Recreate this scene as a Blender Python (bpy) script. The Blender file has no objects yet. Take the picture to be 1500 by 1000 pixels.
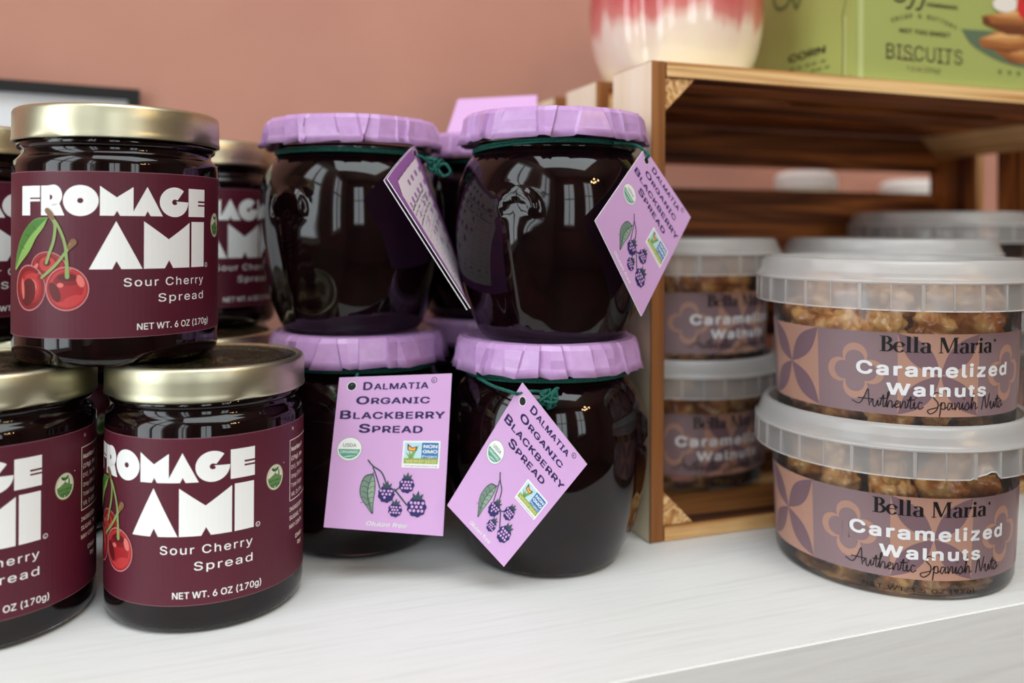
import bpy, bmesh, math, random
from math import sin, cos, pi, atan2, asin, hypot
from mathutils import Vector, Matrix, noise
from mathutils.geometry import tessellate_polygon

scene = bpy.context.scene
COL = scene.collection
MM = 0.001

# ------------------------------------------------------------------ camera
PHI = 0.346                       # the shelf runs off to the right at this angle
F_PX, EYE = 1250.5, 136.335
cam_d = bpy.data.cameras.new('camera')
cam_d.sensor_width = 36.0
cam_d.lens = 36.0 * F_PX / 1500.0
cam_d.shift_y = -162.4 / 1500.0
cam_d.clip_start = 0.02
cam_d.clip_end = 50
cam_d.dof.use_dof = True
cam_d.dof.focus_distance = 0.308
cam_d.dof.aperture_fstop = 5.0
cam = bpy.data.objects.new('camera', cam_d)
COL.objects.link(cam)
cam.location = (0, 0, EYE * MM)
cam.rotation_euler = (Matrix.Rotation(pi / 2, 4, 'X') @ Matrix.Rotation(0.005, 4, 'Z')).to_euler()
scene.camera = cam

# ------------------------------------------------------------------ world, light, exposure
scene.view_settings.view_transform = 'Standard'
scene.view_settings.look = 'None'
scene.view_settings.gamma = 1.0
scene.view_settings.use_curve_mapping = False
scene.view_settings.exposure = 0.8
scene.cycles.transparent_max_bounces = 24
world = bpy.data.worlds.new('world')
scene.world = world
world.use_nodes = True
world.node_tree.nodes['Background'].inputs[0].default_value = (0.9, 0.95, 1.0, 1)
world.node_tree.nodes['Background'].inputs[1].default_value = 0.1

CX, CY = 60.7, 372.3              # front left foot of the crate: origin of the shelf axes (s along, t away)


def S(s, t, z=0.0):
    """shelf axes (mm) to world (mm)"""
    return Vector((CX + s * cos(PHI) - t * sin(PHI), CY + s * sin(PHI) + t * cos(PHI), z))


def area_light(name, s, t, z, ds, dt, dz, w, h, power, color):
    d = bpy.data.lights.new(name, 'AREA')
    d.shape = 'RECTANGLE'
    d.size, d.size_y = w * MM, h * MM
    d.energy = power
    d.color = color
    o = bpy.data.objects.new(name, d)
    COL.objects.link(o)
    o.location = S(s, t, z) * MM
    v = S(ds, dt, dz) - S(0, 0, 0)
    o.rotation_euler = v.to_track_quat('-Z', 'Y').to_euler()
    return o


ROOM = dict(s0=-900, s1=2300, t0=-2600, t1=235, z0=-900, z1=1750)
DAY = (0.86, 0.95, 1.0)
WINDOWS = [  # wall, position along the wall, width, bottom, top, watts
    ('left', -330, 440, -30, 1150, 4.6),
    ('left', -1300, 480, -30, 1150, 4),
    ('front', -250, 480, -50, 1250, 5),
    ('front', 800, 420, 100, 1350, 4),
]
for wall, p, w, zb, zt, watts in WINDOWS:
    if wall == 'left':
        area_light('window_daylight', ROOM['s0'] + 25, p, (zb + zt) / 2, 1, 0, 0, w, zt - zb, watts, DAY)
    else:
        area_light('window_daylight', p, ROOM['t0'] + 25, (zb + zt) / 2, 0, 1, 0, w, zt - zb, watts, DAY)
area_light('overhead_fill', 0, -900, 1735, 0, 0, -1, 1700, 1100, 17, (0.88, 0.97, 1.0))  # added soft fill panel under the ceiling, brightens jars and counter from above


# ------------------------------------------------------------------ materials
def lin(c):
    return tuple((x / 255 / 12.92 if x / 255 <= 0.04045 else ((x / 255 + 0.055) / 1.055) ** 2.4) for x in c) + (1.0,)


MATS = {}


def mat(name, rgb=None, rough=0.5, metal=0.0, spec=0.5, coat=0.0, trans=0.0, ior=1.45, sss=0.0):
    if name in MATS:
        return MATS[name]
    m = bpy.data.materials.new(name)
    m.use_nodes = True
    b = m.node_tree.nodes['Principled BSDF']
    if rgb is not None:
        b.inputs['Base Color'].default_value = lin(rgb)
    b.inputs['Roughness'].default_value = rough
    b.inputs['Metallic'].default_value = metal
    b.inputs['Specular IOR Level'].default_value = spec
    b.inputs['Coat Weight'].default_value = coat
    b.inputs['Transmission Weight'].default_value = trans
    b.inputs['IOR'].default_value = ior
    MATS[name] = m
    return m


def nt(m):
    return m.node_tree.nodes, m.node_tree.links, m.node_tree.nodes['Principled BSDF']


def coords(m, scale=(1, 1, 1)):
    N, L, _ = nt(m)
    tc = N.new('ShaderNodeTexCoord')
    mp = N.new('ShaderNodeMapping')
    mp.inputs['Scale'].default_value = scale
    L.new(tc.outputs['Object'], mp.inputs['Vector'])
    return mp


def noise_ramp(m, scale, stops, vec_scale=(1, 1, 1), detail=4, rough=None, bump=0.0, rnd=False, dist=0.0):
    N, L, b = nt(m)
    mp = coords(m, vec_scale)
    n = N.new('ShaderNodeTexNoise')
    n.inputs['Scale'].default_value = scale
    n.inputs['Detail'].default_value = detail
    n.inputs['Distortion'].default_value = dist
    if rnd:
        oi = N.new('ShaderNodeObjectInfo')
        ml = N.new('ShaderNodeMath'); ml.operation = 'MULTIPLY'; ml.inputs[1].default_value = 31.7
        ad = N.new('ShaderNodeVectorMath'); ad.operation = 'ADD'
        L.new(oi.outputs['Random'], ml.inputs[0])
        L.new(mp.outputs[0], ad.inputs[0]); L.new(ml.outputs[0], ad.inputs[1])
        L.new(ad.outputs[0], n.inputs['Vector'])
    else:
        L.new(mp.outputs[0], n.inputs['Vector'])
    r = N.new('ShaderNodeValToRGB')
    els = r.color_ramp.elements
    while len(els) < len(stops):
        els.new(0.5)
    for e, (p, c) in zip(els, stops):
        e.position = p
        e.color = lin(c)
    L.new(n.outputs['Fac'], r.inputs[0])
    L.new(r.outputs[0], b.inputs['Base Color'])
    if bump:
        bp = N.new('ShaderNodeBump')
        bp.inputs['Strength'].default_value = bump
        bp.inputs['Distance'].default_value = 0.0005
        L.new(n.outputs['Fac'], bp.inputs['Height'])
        L.new(bp.outputs[0], b.inputs['Normal'])
    return m


# setting
M_WALL = noise_ramp(mat('peach_paint', rough=0.75, spec=0.25), 9, [(0.3, (186, 133, 116)), (0.7, (196, 143, 125))], bump=0.15)
M_PALE = mat('taupe_room_paint', (128, 112, 100), rough=0.8)
M_CEIL = mat('ceiling_paint', (176, 168, 158), rough=0.8)
M_FLOOR = noise_ramp(mat('floor_boards', rough=0.5), 3, [(0.3, (84, 66, 52)), (0.7, (108, 86, 66))], (8, 1, 1))
M_SHELF = noise_ramp(mat('white_wood_grain', rough=0.5, spec=0.4), 30,
                     [(0.25, (221, 219, 217)), (0.5, (232, 231, 229)), (0.75, (226, 224, 222))], (0.5, 9, 9), bump=0.08)
M_FRAMEW = mat('white_window_frame', (228, 228, 226), rough=0.4)


def wood(name, axis, stops, fine=1.0, rough=0.55):
    m = mat(name, rough=rough, spec=0.35)
    sc = [70 * fine] * 3
    sc[axis] = 3.0
    noise_ramp(m, 1.0, stops, sc, detail=5, bump=0.25, rnd=True, dist=0.6)
    return m


BURNT = [(0.30, (44, 22, 10)), (0.42, (92, 52, 24)), (0.52, (150, 96, 48)), (0.60, (110, 64, 30)), (0.72, (178, 122, 68))]
DARK = [(0.32, (34, 14, 6)), (0.44, (112, 56, 22)), (0.52, (178, 104, 48)), (0.58, (84, 40, 16)), (0.72, (170, 102, 50))]
EDGE = [(0.30, (120, 70, 32)), (0.42, (190, 136, 78)), (0.52, (238, 198, 140)), (0.60, (168, 104, 50)), (0.7, (240, 206, 152))]
STILE = [(0.35, (126, 76, 36)), (0.65, (170, 112, 60))]
BARE = [(0.3, (238, 220, 184)), (0.7, (248, 238, 212))]
W_AX = {(n, a): wood('%s_pine_%s' % (n, 'xyz'[a]), a, st, fn) for n, st, fn in
        (('burnt', BURNT, 1.0), ('dark', DARK, 1.0), ('edge', EDGE, 2.2), ('stile', STILE, 1.5), ('bare', BARE, 1.0))
        for a in (0, 1, 2)}

# jars
M_GLASS = mat('jar_glass', (255, 255, 255), rough=0.02, trans=1.0, ior=1.5)
M_FULL = noise_ramp(mat('glass_over_dark_spread', rough=0.03, spec=0.5), 120, [(0.4, (11, 4, 6)), (0.75, (26, 7, 9))])
M_JAM = noise_ramp(mat('dark_fruit_spread', rough=0.6, spec=0.0), 160, [(0.4, (17, 4, 8)), (0.72, (40, 9, 12))])
M_BJAM = noise_ramp(mat('blackberry_spread', rough=0.6, spec=0.0), 160, [(0.4, (12, 4, 7)), (0.72, (26, 8, 11))])
M_GOLD = mat('champagne_gold_tin', (200, 195, 168), rough=0.37, metal=1.0)
M_GOLDTOP = noise_ramp(mat('dusty_gold_lid_top', rough=0.35, metal=1.0), 900, [(0.45, (74, 64, 46)), (0.68, (170, 156, 116))], bump=0.2)  # dusty speckle; dark reflection of jars above is put into the gold colour
M_PAPER = noise_ramp(mat('lilac_waxed_paper', rough=0.24, spec=0.6), 220, [(0.3, (188, 145, 198)), (0.7, (200, 158, 208))], bump=0.2)
M_STRING = noise_ramp(mat('teal_green_thread', rough=0.7), 1500, [(0.35, (6, 62, 54)), (0.65, (18, 104, 90))], bump=0.6)
P = {}
for n, c, r in (('plum', (84, 18, 38), 0.5), ('white', (240, 240, 238), 0.5), ('cream', (226, 220, 200), 0.5), ('label_edge', (140, 92, 106), 0.5),
                ('leaf_green', (70, 122, 50), 0.5), ('leaf_light', (134, 172, 86), 0.5), ('leaf_dark', (40, 88, 42), 0.5),
                ('stem_green', (136, 158, 92), 0.5), ('stem_brown', (128, 92, 60), 0.5), ('cherry_rim', (196, 130, 130), 0.5),
                ('cherry1', (92, 10, 16), 0.5), ('cherry2', (128, 16, 22), 0.5), ('cherry3', (160, 28, 34), 0.5),
                ('cherry4', (186, 52, 52), 0.5), ('cherry5', (214, 112, 104), 0.5), ('cherry6', (238, 190, 182), 0.5),
                ('seal_green', (98, 140, 76), 0.5), ('seal_dark', (44, 92, 44), 0.5), ('seal_ring', (150, 150, 110), 0.5),
                ('lilac', (212, 167, 216), 0.5), ('tag_purple', (150, 92, 160), 0.5), ('tag_white', (232, 218, 228), 0.5),
                ('navy', (50, 38, 92), 0.5), ('ink', (28, 22, 30), 0.5), ('berry', (44, 40, 100), 0.5),
                ('sage', (118, 142, 124), 0.5), ('sage_dark', (58, 76, 84), 0.5), ('sage_light', (146, 168, 146), 0.5),
                ('usda_green', (88, 166, 140), 0.5), ('gmo_blue', (46, 122, 186), 0.5), ('gmo_sky', (190, 222, 232), 0.5),
                ('gmo_green', (150, 174, 90), 0.5), ('gmo_grass', (132, 176, 106), 0.5), ('butterfly', (246, 168, 66), 0.5),
                ('gmo_yellow', (236, 226, 140), 0.5), ('grey_text', (150, 140, 156), 0.5),
                ('mauve', (142, 116, 120), 0.42), ('tan', (184, 140, 122), 0.42), ('mauve_dark', (126, 99, 107), 0.42),
                ('black_ink', (26, 20, 22), 0.42), ('label_white', (238, 236, 238), 0.42),
                ('box_green', (163, 170, 96), 0.4), ('box_dark', (62, 52, 40), 0.5), ('box_olive', (98, 112, 60), 0.5),
                ('box_fold', (186, 192, 128), 0.4), ('biscuit_a', (196, 134, 76), 0.5), ('biscuit_b', (160, 96, 50), 0.5),
                ('biscuit_c', (110, 58, 30), 0.5), ('biscuit_d', (222, 170, 110), 0.5), ('box_red', (206, 44, 46), 0.5),
                ('box_cream', (232, 224, 214), 0.5), ('box_gold', (190, 160, 90), 0.5), ('print_shadow', (92, 110, 84), 0.5),
                ('frame_black', (9, 9, 11), 0.6), ('frame_paper', (226, 228, 232), 0.6)):
    P[n] = mat(n, c, r)


def plastic(name, clear, diffuse, rough, tint=(250, 248, 246), glossmul=1.0):
    m = mat(name)
    N, L = m.node_tree.nodes, m.node_tree.links
    N.remove(N['Principled BSDF'])
    out = N['Material Output']
    tr = N.new('ShaderNodeBsdfTransparent'); tr.inputs[0].default_value = (0.98, 0.98, 0.98, 1)
    df = N.new('ShaderNodeBsdfDiffuse'); df.inputs[0].default_value = lin(tint)
    tl = N.new('ShaderNodeBsdfTranslucent'); tl.inputs[0].default_value = lin(tint)
    mx = N.new('ShaderNodeMixShader'); mx.inputs[0].default_value = 0.45
    L.new(df.outputs[0], mx.inputs[1]); L.new(tl.outputs[0], mx.inputs[2])
    m2 = N.new('ShaderNodeMixShader'); m2.inputs[0].default_value = diffuse
    L.new(tr.outputs[0], m2.inputs[1]); L.new(mx.outputs[0], m2.inputs[2])
    gl = N.new('ShaderNodeBsdfGlossy'); gl.inputs['Roughness'].default_value = rough
    fr = N.new('ShaderNodeFresnel'); fr.inputs['IOR'].default_value = 1.45
    mu = N.new('ShaderNodeMath'); mu.operation = 'MULTIPLY'; mu.inputs[1].default_value = glossmul
    L.new(fr.outputs[0], mu.inputs[0])
    m3 = N.new('ShaderNodeMixShader')
    L.new(mu.outputs[0], m3.inputs[0]); L.new(m2.outputs[0], m3.inputs[1]); L.new(gl.outputs[0], m3.inputs[2])
    L.new(m3.outputs[0], out.inputs['Surface'])
    return m


M_CLEAR = plastic('clear_tub_plastic', 0.9, 0.05, 0.1)
M_LID = plastic('frosted_lid_plastic', 0.5, 0.60, 0.22)
M_SKIRT = plastic('frosted_lid_skirt', 0.5, 0.40, 0.2)
M_RIM = plastic('frosted_lid_edge', 0.3, 0.85, 0.3)
M_RIB = plastic('frosted_lid_rib', 0.3, 0.50, 0.3)
M_NUT = noise_ramp(mat('caramel_walnut', rough=0.3, spec=0.5, coat=0.6), 70,
                   [(0.28, (112, 54, 16)), (0.43, (188, 112, 46)), (0.54, (236, 182, 110)), (0.62, (198, 122, 54)), (0.75, (124, 62, 22))], rnd=True, bump=0.1)


# ------------------------------------------------------------------ object helpers
def obj(name, bm, materials, parent=None, smooth=None):
    me = bpy.data.meshes.new(name)
    bm.to_mesh(me)
    bm.free()
    for m in (materials if isinstance(materials, (list, tuple)) else [materials]):
        me.materials.append(m)
    if smooth is not None:
        me.polygons.foreach_set('use_smooth', [True] * len(me.polygons))
        if smooth < 180:
            me.set_sharp_from_angle(angle=math.radians(smooth))
    o = bpy.data.objects.new(name, me)
    COL.objects.link(o)
    if parent is not None:
        o.parent = parent
    return o


def tag(o, label, cat, group=None, kind=None):
    o['label'] = label
    o['category'] = cat
    if group: o['group'] = group
    if kind: o['kind'] = kind
    return o


def thing(name, label, cat, loc=(0, 0, 0), rotz=0.0, group=None):
    o = bpy.data.objects.new(name, None)
    o.empty_display_size = 0.01
    COL.objects.link(o)
    o.location = Vector(loc) * MM
    o.rotation_euler = (0, 0, rotz)
    return tag(o, label, cat, group)


def struct(name, bm, m):
    o = obj(name, bm, m)
    o['kind'] = 'structure'
    return o


def copy_part(o, parent):
    c = o.copy()
    COL.objects.link(c)
    c.parent = parent
    for ch in o.children:
        copy_part(ch, c)
    return c


def add_box(bm, a, b, mi=0, fn=None):
    """box between corners a and b (mm); fn maps mm point to mm point"""
    vs = []
    for z in (a[2], b[2]):
        for y in (a[1], b[1]):
            for x in (a[0], b[0]):
                p = Vector((x, y, z))
                if fn: p = fn(p)
                vs.append(bm.verts.new(p * MM))
    fs = []
    for q in ((0, 2, 3, 1), (4, 5, 7, 6), (0, 1, 5, 4), (2, 6, 7, 3), (0, 4, 6, 2), (1, 3, 7, 5)):
        f = bm.faces.new([vs[i] for i in q])
        f.material_index = mi
        fs.append(f)
    return fs    # bottom, top, -y, +y, -x, +x


def add_prism(bm, poly, lo, hi, axis, mi=0):
    """extrude a polygon (list of 2D mm) along an axis"""
    def pt(p, h):
        v = [0, 0, 0]
        o = [i for i in range(3) if i != axis]
        v[o[0]], v[o[1]], v[axis] = p[0], p[1], h
        return bm.verts.new(Vector(v) * MM)
    A = [pt(p, lo) for p in poly]
    B = [pt(p, hi) for p in poly]
    fs = [bm.faces.new(A), bm.faces.new(B[::-1])]
    for i in range(len(poly)):
        j = (i + 1) % len(poly)
        fs.append(bm.faces.new((A[i], B[i], B[j], A[j])))
    for f in fs: f.material_index = mi
    bmesh.ops.recalc_face_normals(bm, faces=fs)


def lathe(bm, prof, seg=96, mi=0, disp=None, close=True):
    """prof: list of (r, z) mm from top/inside to bottom; r=0 ends become poles"""
    rings = []
    for r, z in prof:
        if r <= 1e-6:
            rings.append([bm.verts.new((0, 0, z * MM))])
        else:
            ring = []
            for k in range(seg):
                a = 2 * pi * k / seg
                rr = r + (disp(a, z, r) if disp else 0)
                ring.append(bm.verts.new((rr * cos(a) * MM, rr * sin(a) * MM, z * MM)))
            rings.append(ring)
    fs = []
    for i in range(len(rings) - 1):
        A, B = rings[i], rings[i + 1]
        if len(A) == 1 and len(B) == 1: continue
        for k in range(seg):
            j = (k + 1) % seg
            if len(A) == 1: f = bm.faces.new((A[0], B[k], B[j]))
            elif len(B) == 1: f = bm.faces.new((A[k], B[0], A[j]))
            else: f = bm.faces.new((A[k], B[k], B[j], A[j]))
            f.material_index = mi
            fs.append(f)
    return fs


def add_tube(bm, pts, r, seg=8, mi=0):
    pts = [Vector(p) for p in pts]
    rings = []
    n = len(pts)
    up = None
    for i, p in enumerate(pts):
        d = (pts[min(i + 1, n - 1)] - pts[max(i - 1, 0)])
        if d.length < 1e-9: d = Vector((0, 0, 1))
        d.normalize()
        if up is None:
            up = d.orthogonal().normalized()
        up = (up - d * up.dot(d))
        if up.length < 1e-6: up = d.orthogonal()
        up.normalize()
        w = d.cross(up)
        rings.append([bm.verts.new((p + (up * cos(2 * pi * k / seg) + w * sin(2 * pi * k / seg)) * r) * MM) for k in range(seg)])
    for A, B in zip(rings, rings[1:]):
        for k in range(seg):
            j = (k + 1) % seg
            bm.faces.new((A[k], A[j], B[j], B[k])).material_index = mi
    bm.faces.new(rings[0][::-1]).material_index = mi
    bm.faces.new(rings[-1]).material_index = mi


def smooth_path(pts, n=6):
    pts = [Vector(p) for p in pts]
    if len(pts) < 3: return pts
    ext = [pts[0] * 2 - pts[1]] + pts + [pts[-1] * 2 - pts[-2]]
    out = []
    for i in range(1, len(ext) - 2):
        p0, p1, p2, p3 = ext[i - 1:i + 3]
        for k in range(n):
            t = k / n
            out.append(0.5 * ((2 * p1) + (p2 - p0) * t + (2 * p0 - 5 * p1 + 4 * p2 - p3) * t * t + (3 * p1 - p0 - 3 * p2 + p3) * t ** 3))
    out.append(pts[-1])
    return out


def cam_angle(cx, cy):
    return atan2(-cy, -cx)


def u_at(cx, cy, r, px):
    """arc position (mm) on an upright cylinder that lies under an image column"""
    k = (px - 750) / F_PX
    a, b, c = k * k + 1, -2 * (k * cx + cy), cx * cx + cy * cy - r * r
    t = (-b - math.sqrt(max(b * b - 4 * a * c, 0))) / (2 * a)
    d = atan2(t - cy, k * t - cx) - cam_angle(cx, cy)
    return ((d + pi) % (2 * pi) - pi) * r


def ray(px, py, depth):
    """the point at a given distance into the room under an image position (mm)"""
    du, dv = px - 750, py - 337.6
    c, s = cos(0.005), sin(0.005)
    return Vector(((du * c + dv * s) / F_PX * depth, depth, EYE - (-du * s + dv * c) / F_PX * depth))


# ------------------------------------------------------------------ flat printing
FONT = None
try:
    FONT = bpy.data.fonts.load(bpy.utils.resource_path('LOCAL') + '/datafiles/fonts/Inter.woff2')
except Exception:
    FONT = None
_text_cache = {}


def text_mesh(s, bold=0.0, shear=0.0, space=1.0):
    """triangles of a line of lettering; every outer contour is filled by itself, bold thickens the outline"""
    key = (s, bold, shear, space)
    if key in _text_cache:
        return _text_cache[key]
    c = bpy.data.curves.new('lettering', 'FONT')
    c.body = s
    if FONT: c.font = FONT
    c.shear = shear
    c.space_character = space
    c.resolution_u = 3
    c.fill_mode = 'NONE'
    o = bpy.data.objects.new('lettering', c)
    COL.objects.link(o)
    bpy.context.view_layer.update()
    ev = o.evaluated_get(bpy.context.evaluated_depsgraph_get())
    me = ev.to_mesh()
    co = [(v.co.x, v.co.y) for v in me.vertices]
    nb = {}
    for e in me.edges:
        nb.setdefault(e.vertices[0], []).append(e.vertices[1])
        nb.setdefault(e.vertices[1], []).append(e.vertices[0])
    direction = {(e.vertices[0], e.vertices[1]) for e in me.edges}
    ev.to_mesh_clear()
    bpy.data.objects.remove(o)
    bpy.data.curves.remove(c)
    seen, loops = set(), []
    for v0 in sorted(nb):
        if v0 in seen: continue
        lp, v, prev = [], v0, None
        while v not in seen:
            seen.add(v)
            lp.append(v)
            nx = [w for w in nb[v] if w != prev]
            if not nx: break
            # follow the stored direction where there is one
            nxt = next((w for w in nx if (v, w) in direction and w not in seen), None)
            prev, v = v, nxt if nxt is not None else nx[0]
        if len(lp) > 2: loops.append([co[i] for i in lp])

    def area(L):
        return .5 * sum(L[i - 1][0] * L[i][1] - L[i][0] * L[i - 1][1] for i in range(len(L)))

    def inside(p, L):
        r = False
        for i in range(len(L)):
            (x0, y0), (x1, y1) = L[i - 1], L[i]
            if (y0 > p[1]) != (y1 > p[1]) and p[0] < (x1 - x0) * (p[1] - y0) / (y1 - y0) + x0: r = not r
        return r
    ar = [area(L) for L in loops]
    if loops:
        big = max(range(len(loops)), key=lambda i: abs(ar[i]))
        sg = 1 if ar[big] > 0 else -1
    outs = [i for i in range(len(loops)) if ar[i] * sg > 0]
    holes = {i: [] for i in outs}
    for i in range(len(loops)):
        if i in holes: continue
        cand = [k for k in outs if inside(loops[i][0], loops[k]) and abs(ar[k]) > abs(ar[i])]
        if cand: holes[min(cand, key=lambda k: abs(ar[k]))].append(i)
    vs, fs = [], []
    for i in outs:
        LL = [loops[i]] + [loops[k] for k in holes[i]]
        n0 = len(vs)
        for t in tessellate_polygon([[Vector((x, y, 0)) for x, y in L] for L in LL]):
            fs.append(tuple(n0 + q for q in t))
        vs += [p for L in LL for p in L]
        if bold > 0:
            for L in LL:
                n = len(L)
                n0 = len(vs)
                for k in range(n):
                    (ax, ay), (bx, by) = L[k - 1], L[(k + 1) % n]
                    l = hypot(bx - ax, by - ay) or 1
                    nx, ny = -(by - ay) / l * bold, (bx - ax) / l * bold
                    x, y = L[k]
                    vs += [(x + nx, y + ny), (x - nx, y - ny)]
                for k in range(n):
                    q = (k + 1) % n
                    fs.append((n0 + 2 * k, n0 + 2 * k + 1, n0 + 2 * q + 1, n0 + 2 * q))
    _text_cache[key] = (vs, fs)
    return _text_cache[key]


class Art:
    """flat artwork in mm; built later onto a curved or bent surface"""

    def __init__(self):
        self.items = []      # (material, layer, verts, faces)

    def poly(self, loops, m, layer=1):
        if not isinstance(loops[0][0], (tuple, list, Vector)): loops = [loops]
        L3 = [[Vector((p[0], p[1], 0)) for p in lp] for lp in loops]
        tris = tessellate_polygon(L3)
        vs = [(p[0], p[1]) for lp in loops for p in lp]
        self.items.append((m, layer, vs, [tuple(t) for t in tris]))

    def rect(self, x0, y0, x1, y1, m, layer=1):
        self.items.append((m, layer, [(x0, y0), (x1, y0), (x1, y1), (x0, y1)], [(0, 1, 2, 3)]))

    def ellipse(self, cx, cy, rx, ry, m, layer=1, n=28, rot=0.0):
        c, s = cos(rot), sin(rot)
        vs = [(cx + rx * cos(2 * pi * k / n) * c - ry * sin(2 * pi * k / n) * s,
               cy + rx * cos(2 * pi * k / n) * s + ry * sin(2 * pi * k / n) * c) for k in range(n)]
        self.items.append((m, layer, vs, [tuple(range(n))]))

    def ring(self, cx, cy, rx, ry, w, m, layer=1, n=36):
        self.stroke([(cx + rx * cos(2 * pi * k / n), cy + ry * sin(2 * pi * k / n)) for k in range(n + 1)], w, m, layer, caps=False)

    def stroke(self, pts, w, m, layer=1, caps=True, smooth=0):
        """a line of width w (one number, or one per given point)"""
        ws = list(w) if isinstance(w, (list, tuple)) else [w] * len(pts)
        if smooth:
            P3 = smooth_path([(p[0], p[1], ww) for p, ww in zip(pts, ws)], smooth)
            pts, ws = [(p.x, p.y) for p in P3], [p.z for p in P3]
        vs, fs = [], []
        n = len(pts)
        for i, (x, y) in enumerate(pts):
            a, b = pts[max(i - 1, 0)], pts[min(i + 1, n - 1)]
            dx, dy = b[0] - a[0], b[1] - a[1]
            l = hypot(dx, dy) or 1
            nx, ny = -dy / l * ws[i] / 2, dx / l * ws[i] / 2
            vs += [(x + nx, y + ny), (x - nx, y - ny)]
            if i: fs.append((2 * i - 2, 2 * i - 1, 2 * i + 1, 2 * i))
        self.items.append((m, layer, vs, fs))
        if caps:
            for i in (0, n - 1):
                self.ellipse(pts[i][0], pts[i][1], ws[i] / 2, ws[i] / 2, m, layer, 8)

    def text(self, s, x0, base, cap, m, layer=1, x1=None, bold=0.0, shear=0.0, space=1.0, rot=0.0, align='l'):
        """cap = cap height; x1 fits the width"""
        vs, fs = text_mesh(s, bold, shear, space)
        if not vs: return
        a = min(v[0] for v in vs); b = max(v[0] for v in vs)
        k = cap / 0.727 if FONT else cap / 0.73
        kx = k if x1 is None else (x1 - x0) / (b - a)
        w = (b - a) * kx
        sh = {'l': 0, 'c': -w / 2, 'r': -w}[align] if x1 is None else 0
        c, sn = cos(rot), sin(rot)
        out = []
        for vx, vy in vs:
            px, py = (vx - a) * kx + sh, vy * k
            out.append((x0 + px * c - py * sn, base + px * sn + py * c))
        self.items.append((m, layer, out, fs))

    def moved(self, other, fn):
        for m, l, vs, fs in other.items:
            self.items.append((m, l, [fn(x, y) for x, y in vs], fs))

    def build(self, name, mapfn, parent=None, cut=0.0, lift=0.05, smooth=None, base_bm=None, base_mats=(), cuty=0.0):
        mats, idx = list(base_mats), {}
        bm = base_bm or bmesh.new()
        keep = set(bm.verts)
        lay = {}
        tmp = bmesh.new()
        for m, l, vs, fs in self.items:
            if m not in idx:
                idx[m] = len(mats)
                mats.append(P[m])
            V = [tmp.verts.new((x, y, l)) for x, y in vs]
            for f in fs:
                try:
                    F = tmp.faces.new([V[i] for i in f])
                    F.material_index = idx[m]
                except ValueError:
                    pass
        for axis, step in ((0, cut), (1, cuty)):
            if step:
                lo = min(v.co[axis] for v in tmp.verts)
                hi = max(v.co[axis] for v in tmp.verts)
                k = math.floor(lo / step) + 1
                no = Vector((1, 0, 0)) if axis == 0 else Vector((0, 1, 0))
                while k * step < hi:
                    bmesh.ops.bisect_plane(tmp, geom=tmp.verts[:] + tmp.edges[:] + tmp.faces[:], dist=1e-6, plane_co=no * (k * step), plane_no=no)
                    k += 1
        vm = {}
        for v in tmp.verts:
            vm[v] = bm.verts.new(mapfn(v.co.x, v.co.y, v.co.z * lift) * MM)
        for f in tmp.faces:
            # every printed face looks out of the sheet
            a = f.normal.z
            vs = [vm[v] for v in f.verts]
            try:
                F = bm.faces.new(vs if a >= 0 else vs[::-1])
                F.material_index = f.material_index
            except ValueError:
                pass
        tmp.free()
        return obj(name, bm, mats, parent, smooth)


# ------------------------------------------------------------------ the room
R = ROOM


def room_box(name, a, b, m):
    bm = bmesh.new()
    add_box(bm, a, b, fn=lambda p: S(p.x, p.y, p.z))
    return struct(name, bm, m)


T = 60
room_box('wall_back', (R['s0'] - T, R['t1'], R['z0']), (R['s1'] + T, R['t1'] + T, R['z1']), M_WALL)
room_box('wall_front', (R['s0'] - T, R['t0'] - T, R['z0']), (R['s1'] + T, R['t0'], R['z1']), M_PALE)
room_box('wall_left', (R['s0'] - T, R['t0'], R['z0']), (R['s0'], R['t1'], R['z1']), M_PALE)
room_box('wall_right', (R['s1'], R['t0'], R['z0']), (R['s1'] + T, R['t1'], R['z1']), M_PALE)
room_box('floor', (R['s0'] - T, R['t0'] - T, R['z0'] - T), (R['s1'] + T, R['t1'] + T, R['z0']), M_FLOOR)
room_box('ceiling', (R['s0'] - T, R['t0'] - T, R['z1']), (R['s1'] + T, R['t1'] + T, R['z1'] + T), M_CEIL)
for i, (wall, p, w, zb, zt, watts) in enumerate(WINDOWS):
    bm = bmesh.new()
    bar = 45
    for (u0, u1, v0, v1) in ((-w / 2 - bar, w / 2 + bar, zb - bar, zb), (-w / 2 - bar, w / 2 + bar, zt, zt + bar),
                             (-w / 2 - bar, -w / 2, zb, zt), (w / 2, w / 2 + bar, zb, zt), (-18, 18, zb, zt),
                             (-w / 2, w / 2, (zb + zt) / 2 - 18, (zb + zt) / 2 + 18)):
        if wall == 'left':
            add_box(bm, (R['s0'], p + u0, v0), (R['s0'] + 70, p + u1, v1), fn=lambda q: S(q.x, q.y, q.z))
        else:
            add_box(bm, (p + u0, R['t0'], v0), (p + u1, R['t0'] + 70, v1), fn=lambda q: S(q.x, q.y, q.z))
    struct('window_%d' % (i + 1), bm, M_FRAMEW)

# the white counter everything stands on
bm = bmesh.new()
add_box(bm, (-890, -97, -900), (1600, 233, 0), fn=lambda p: S(p.x, p.y, p.z) - S(0, 0, 0))
bmesh.ops.bevel(bm, geom=[e for e in bm.edges], offset=0.0008, segments=2, affect='EDGES')
o = obj('display_counter', bm, M_SHELF, smooth=30)
o.location = S(0, 0, 0) * MM
# keep the grain along the counter: geometry is turned into the object's own axes
o.data.transform(Matrix.Rotation(-PHI, 4, 'Z'))
o.rotation_euler = (0, 0, PHI)
tag(o, 'white wood grain display counter under all the jars, tubs and crate', 'counter')


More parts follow.
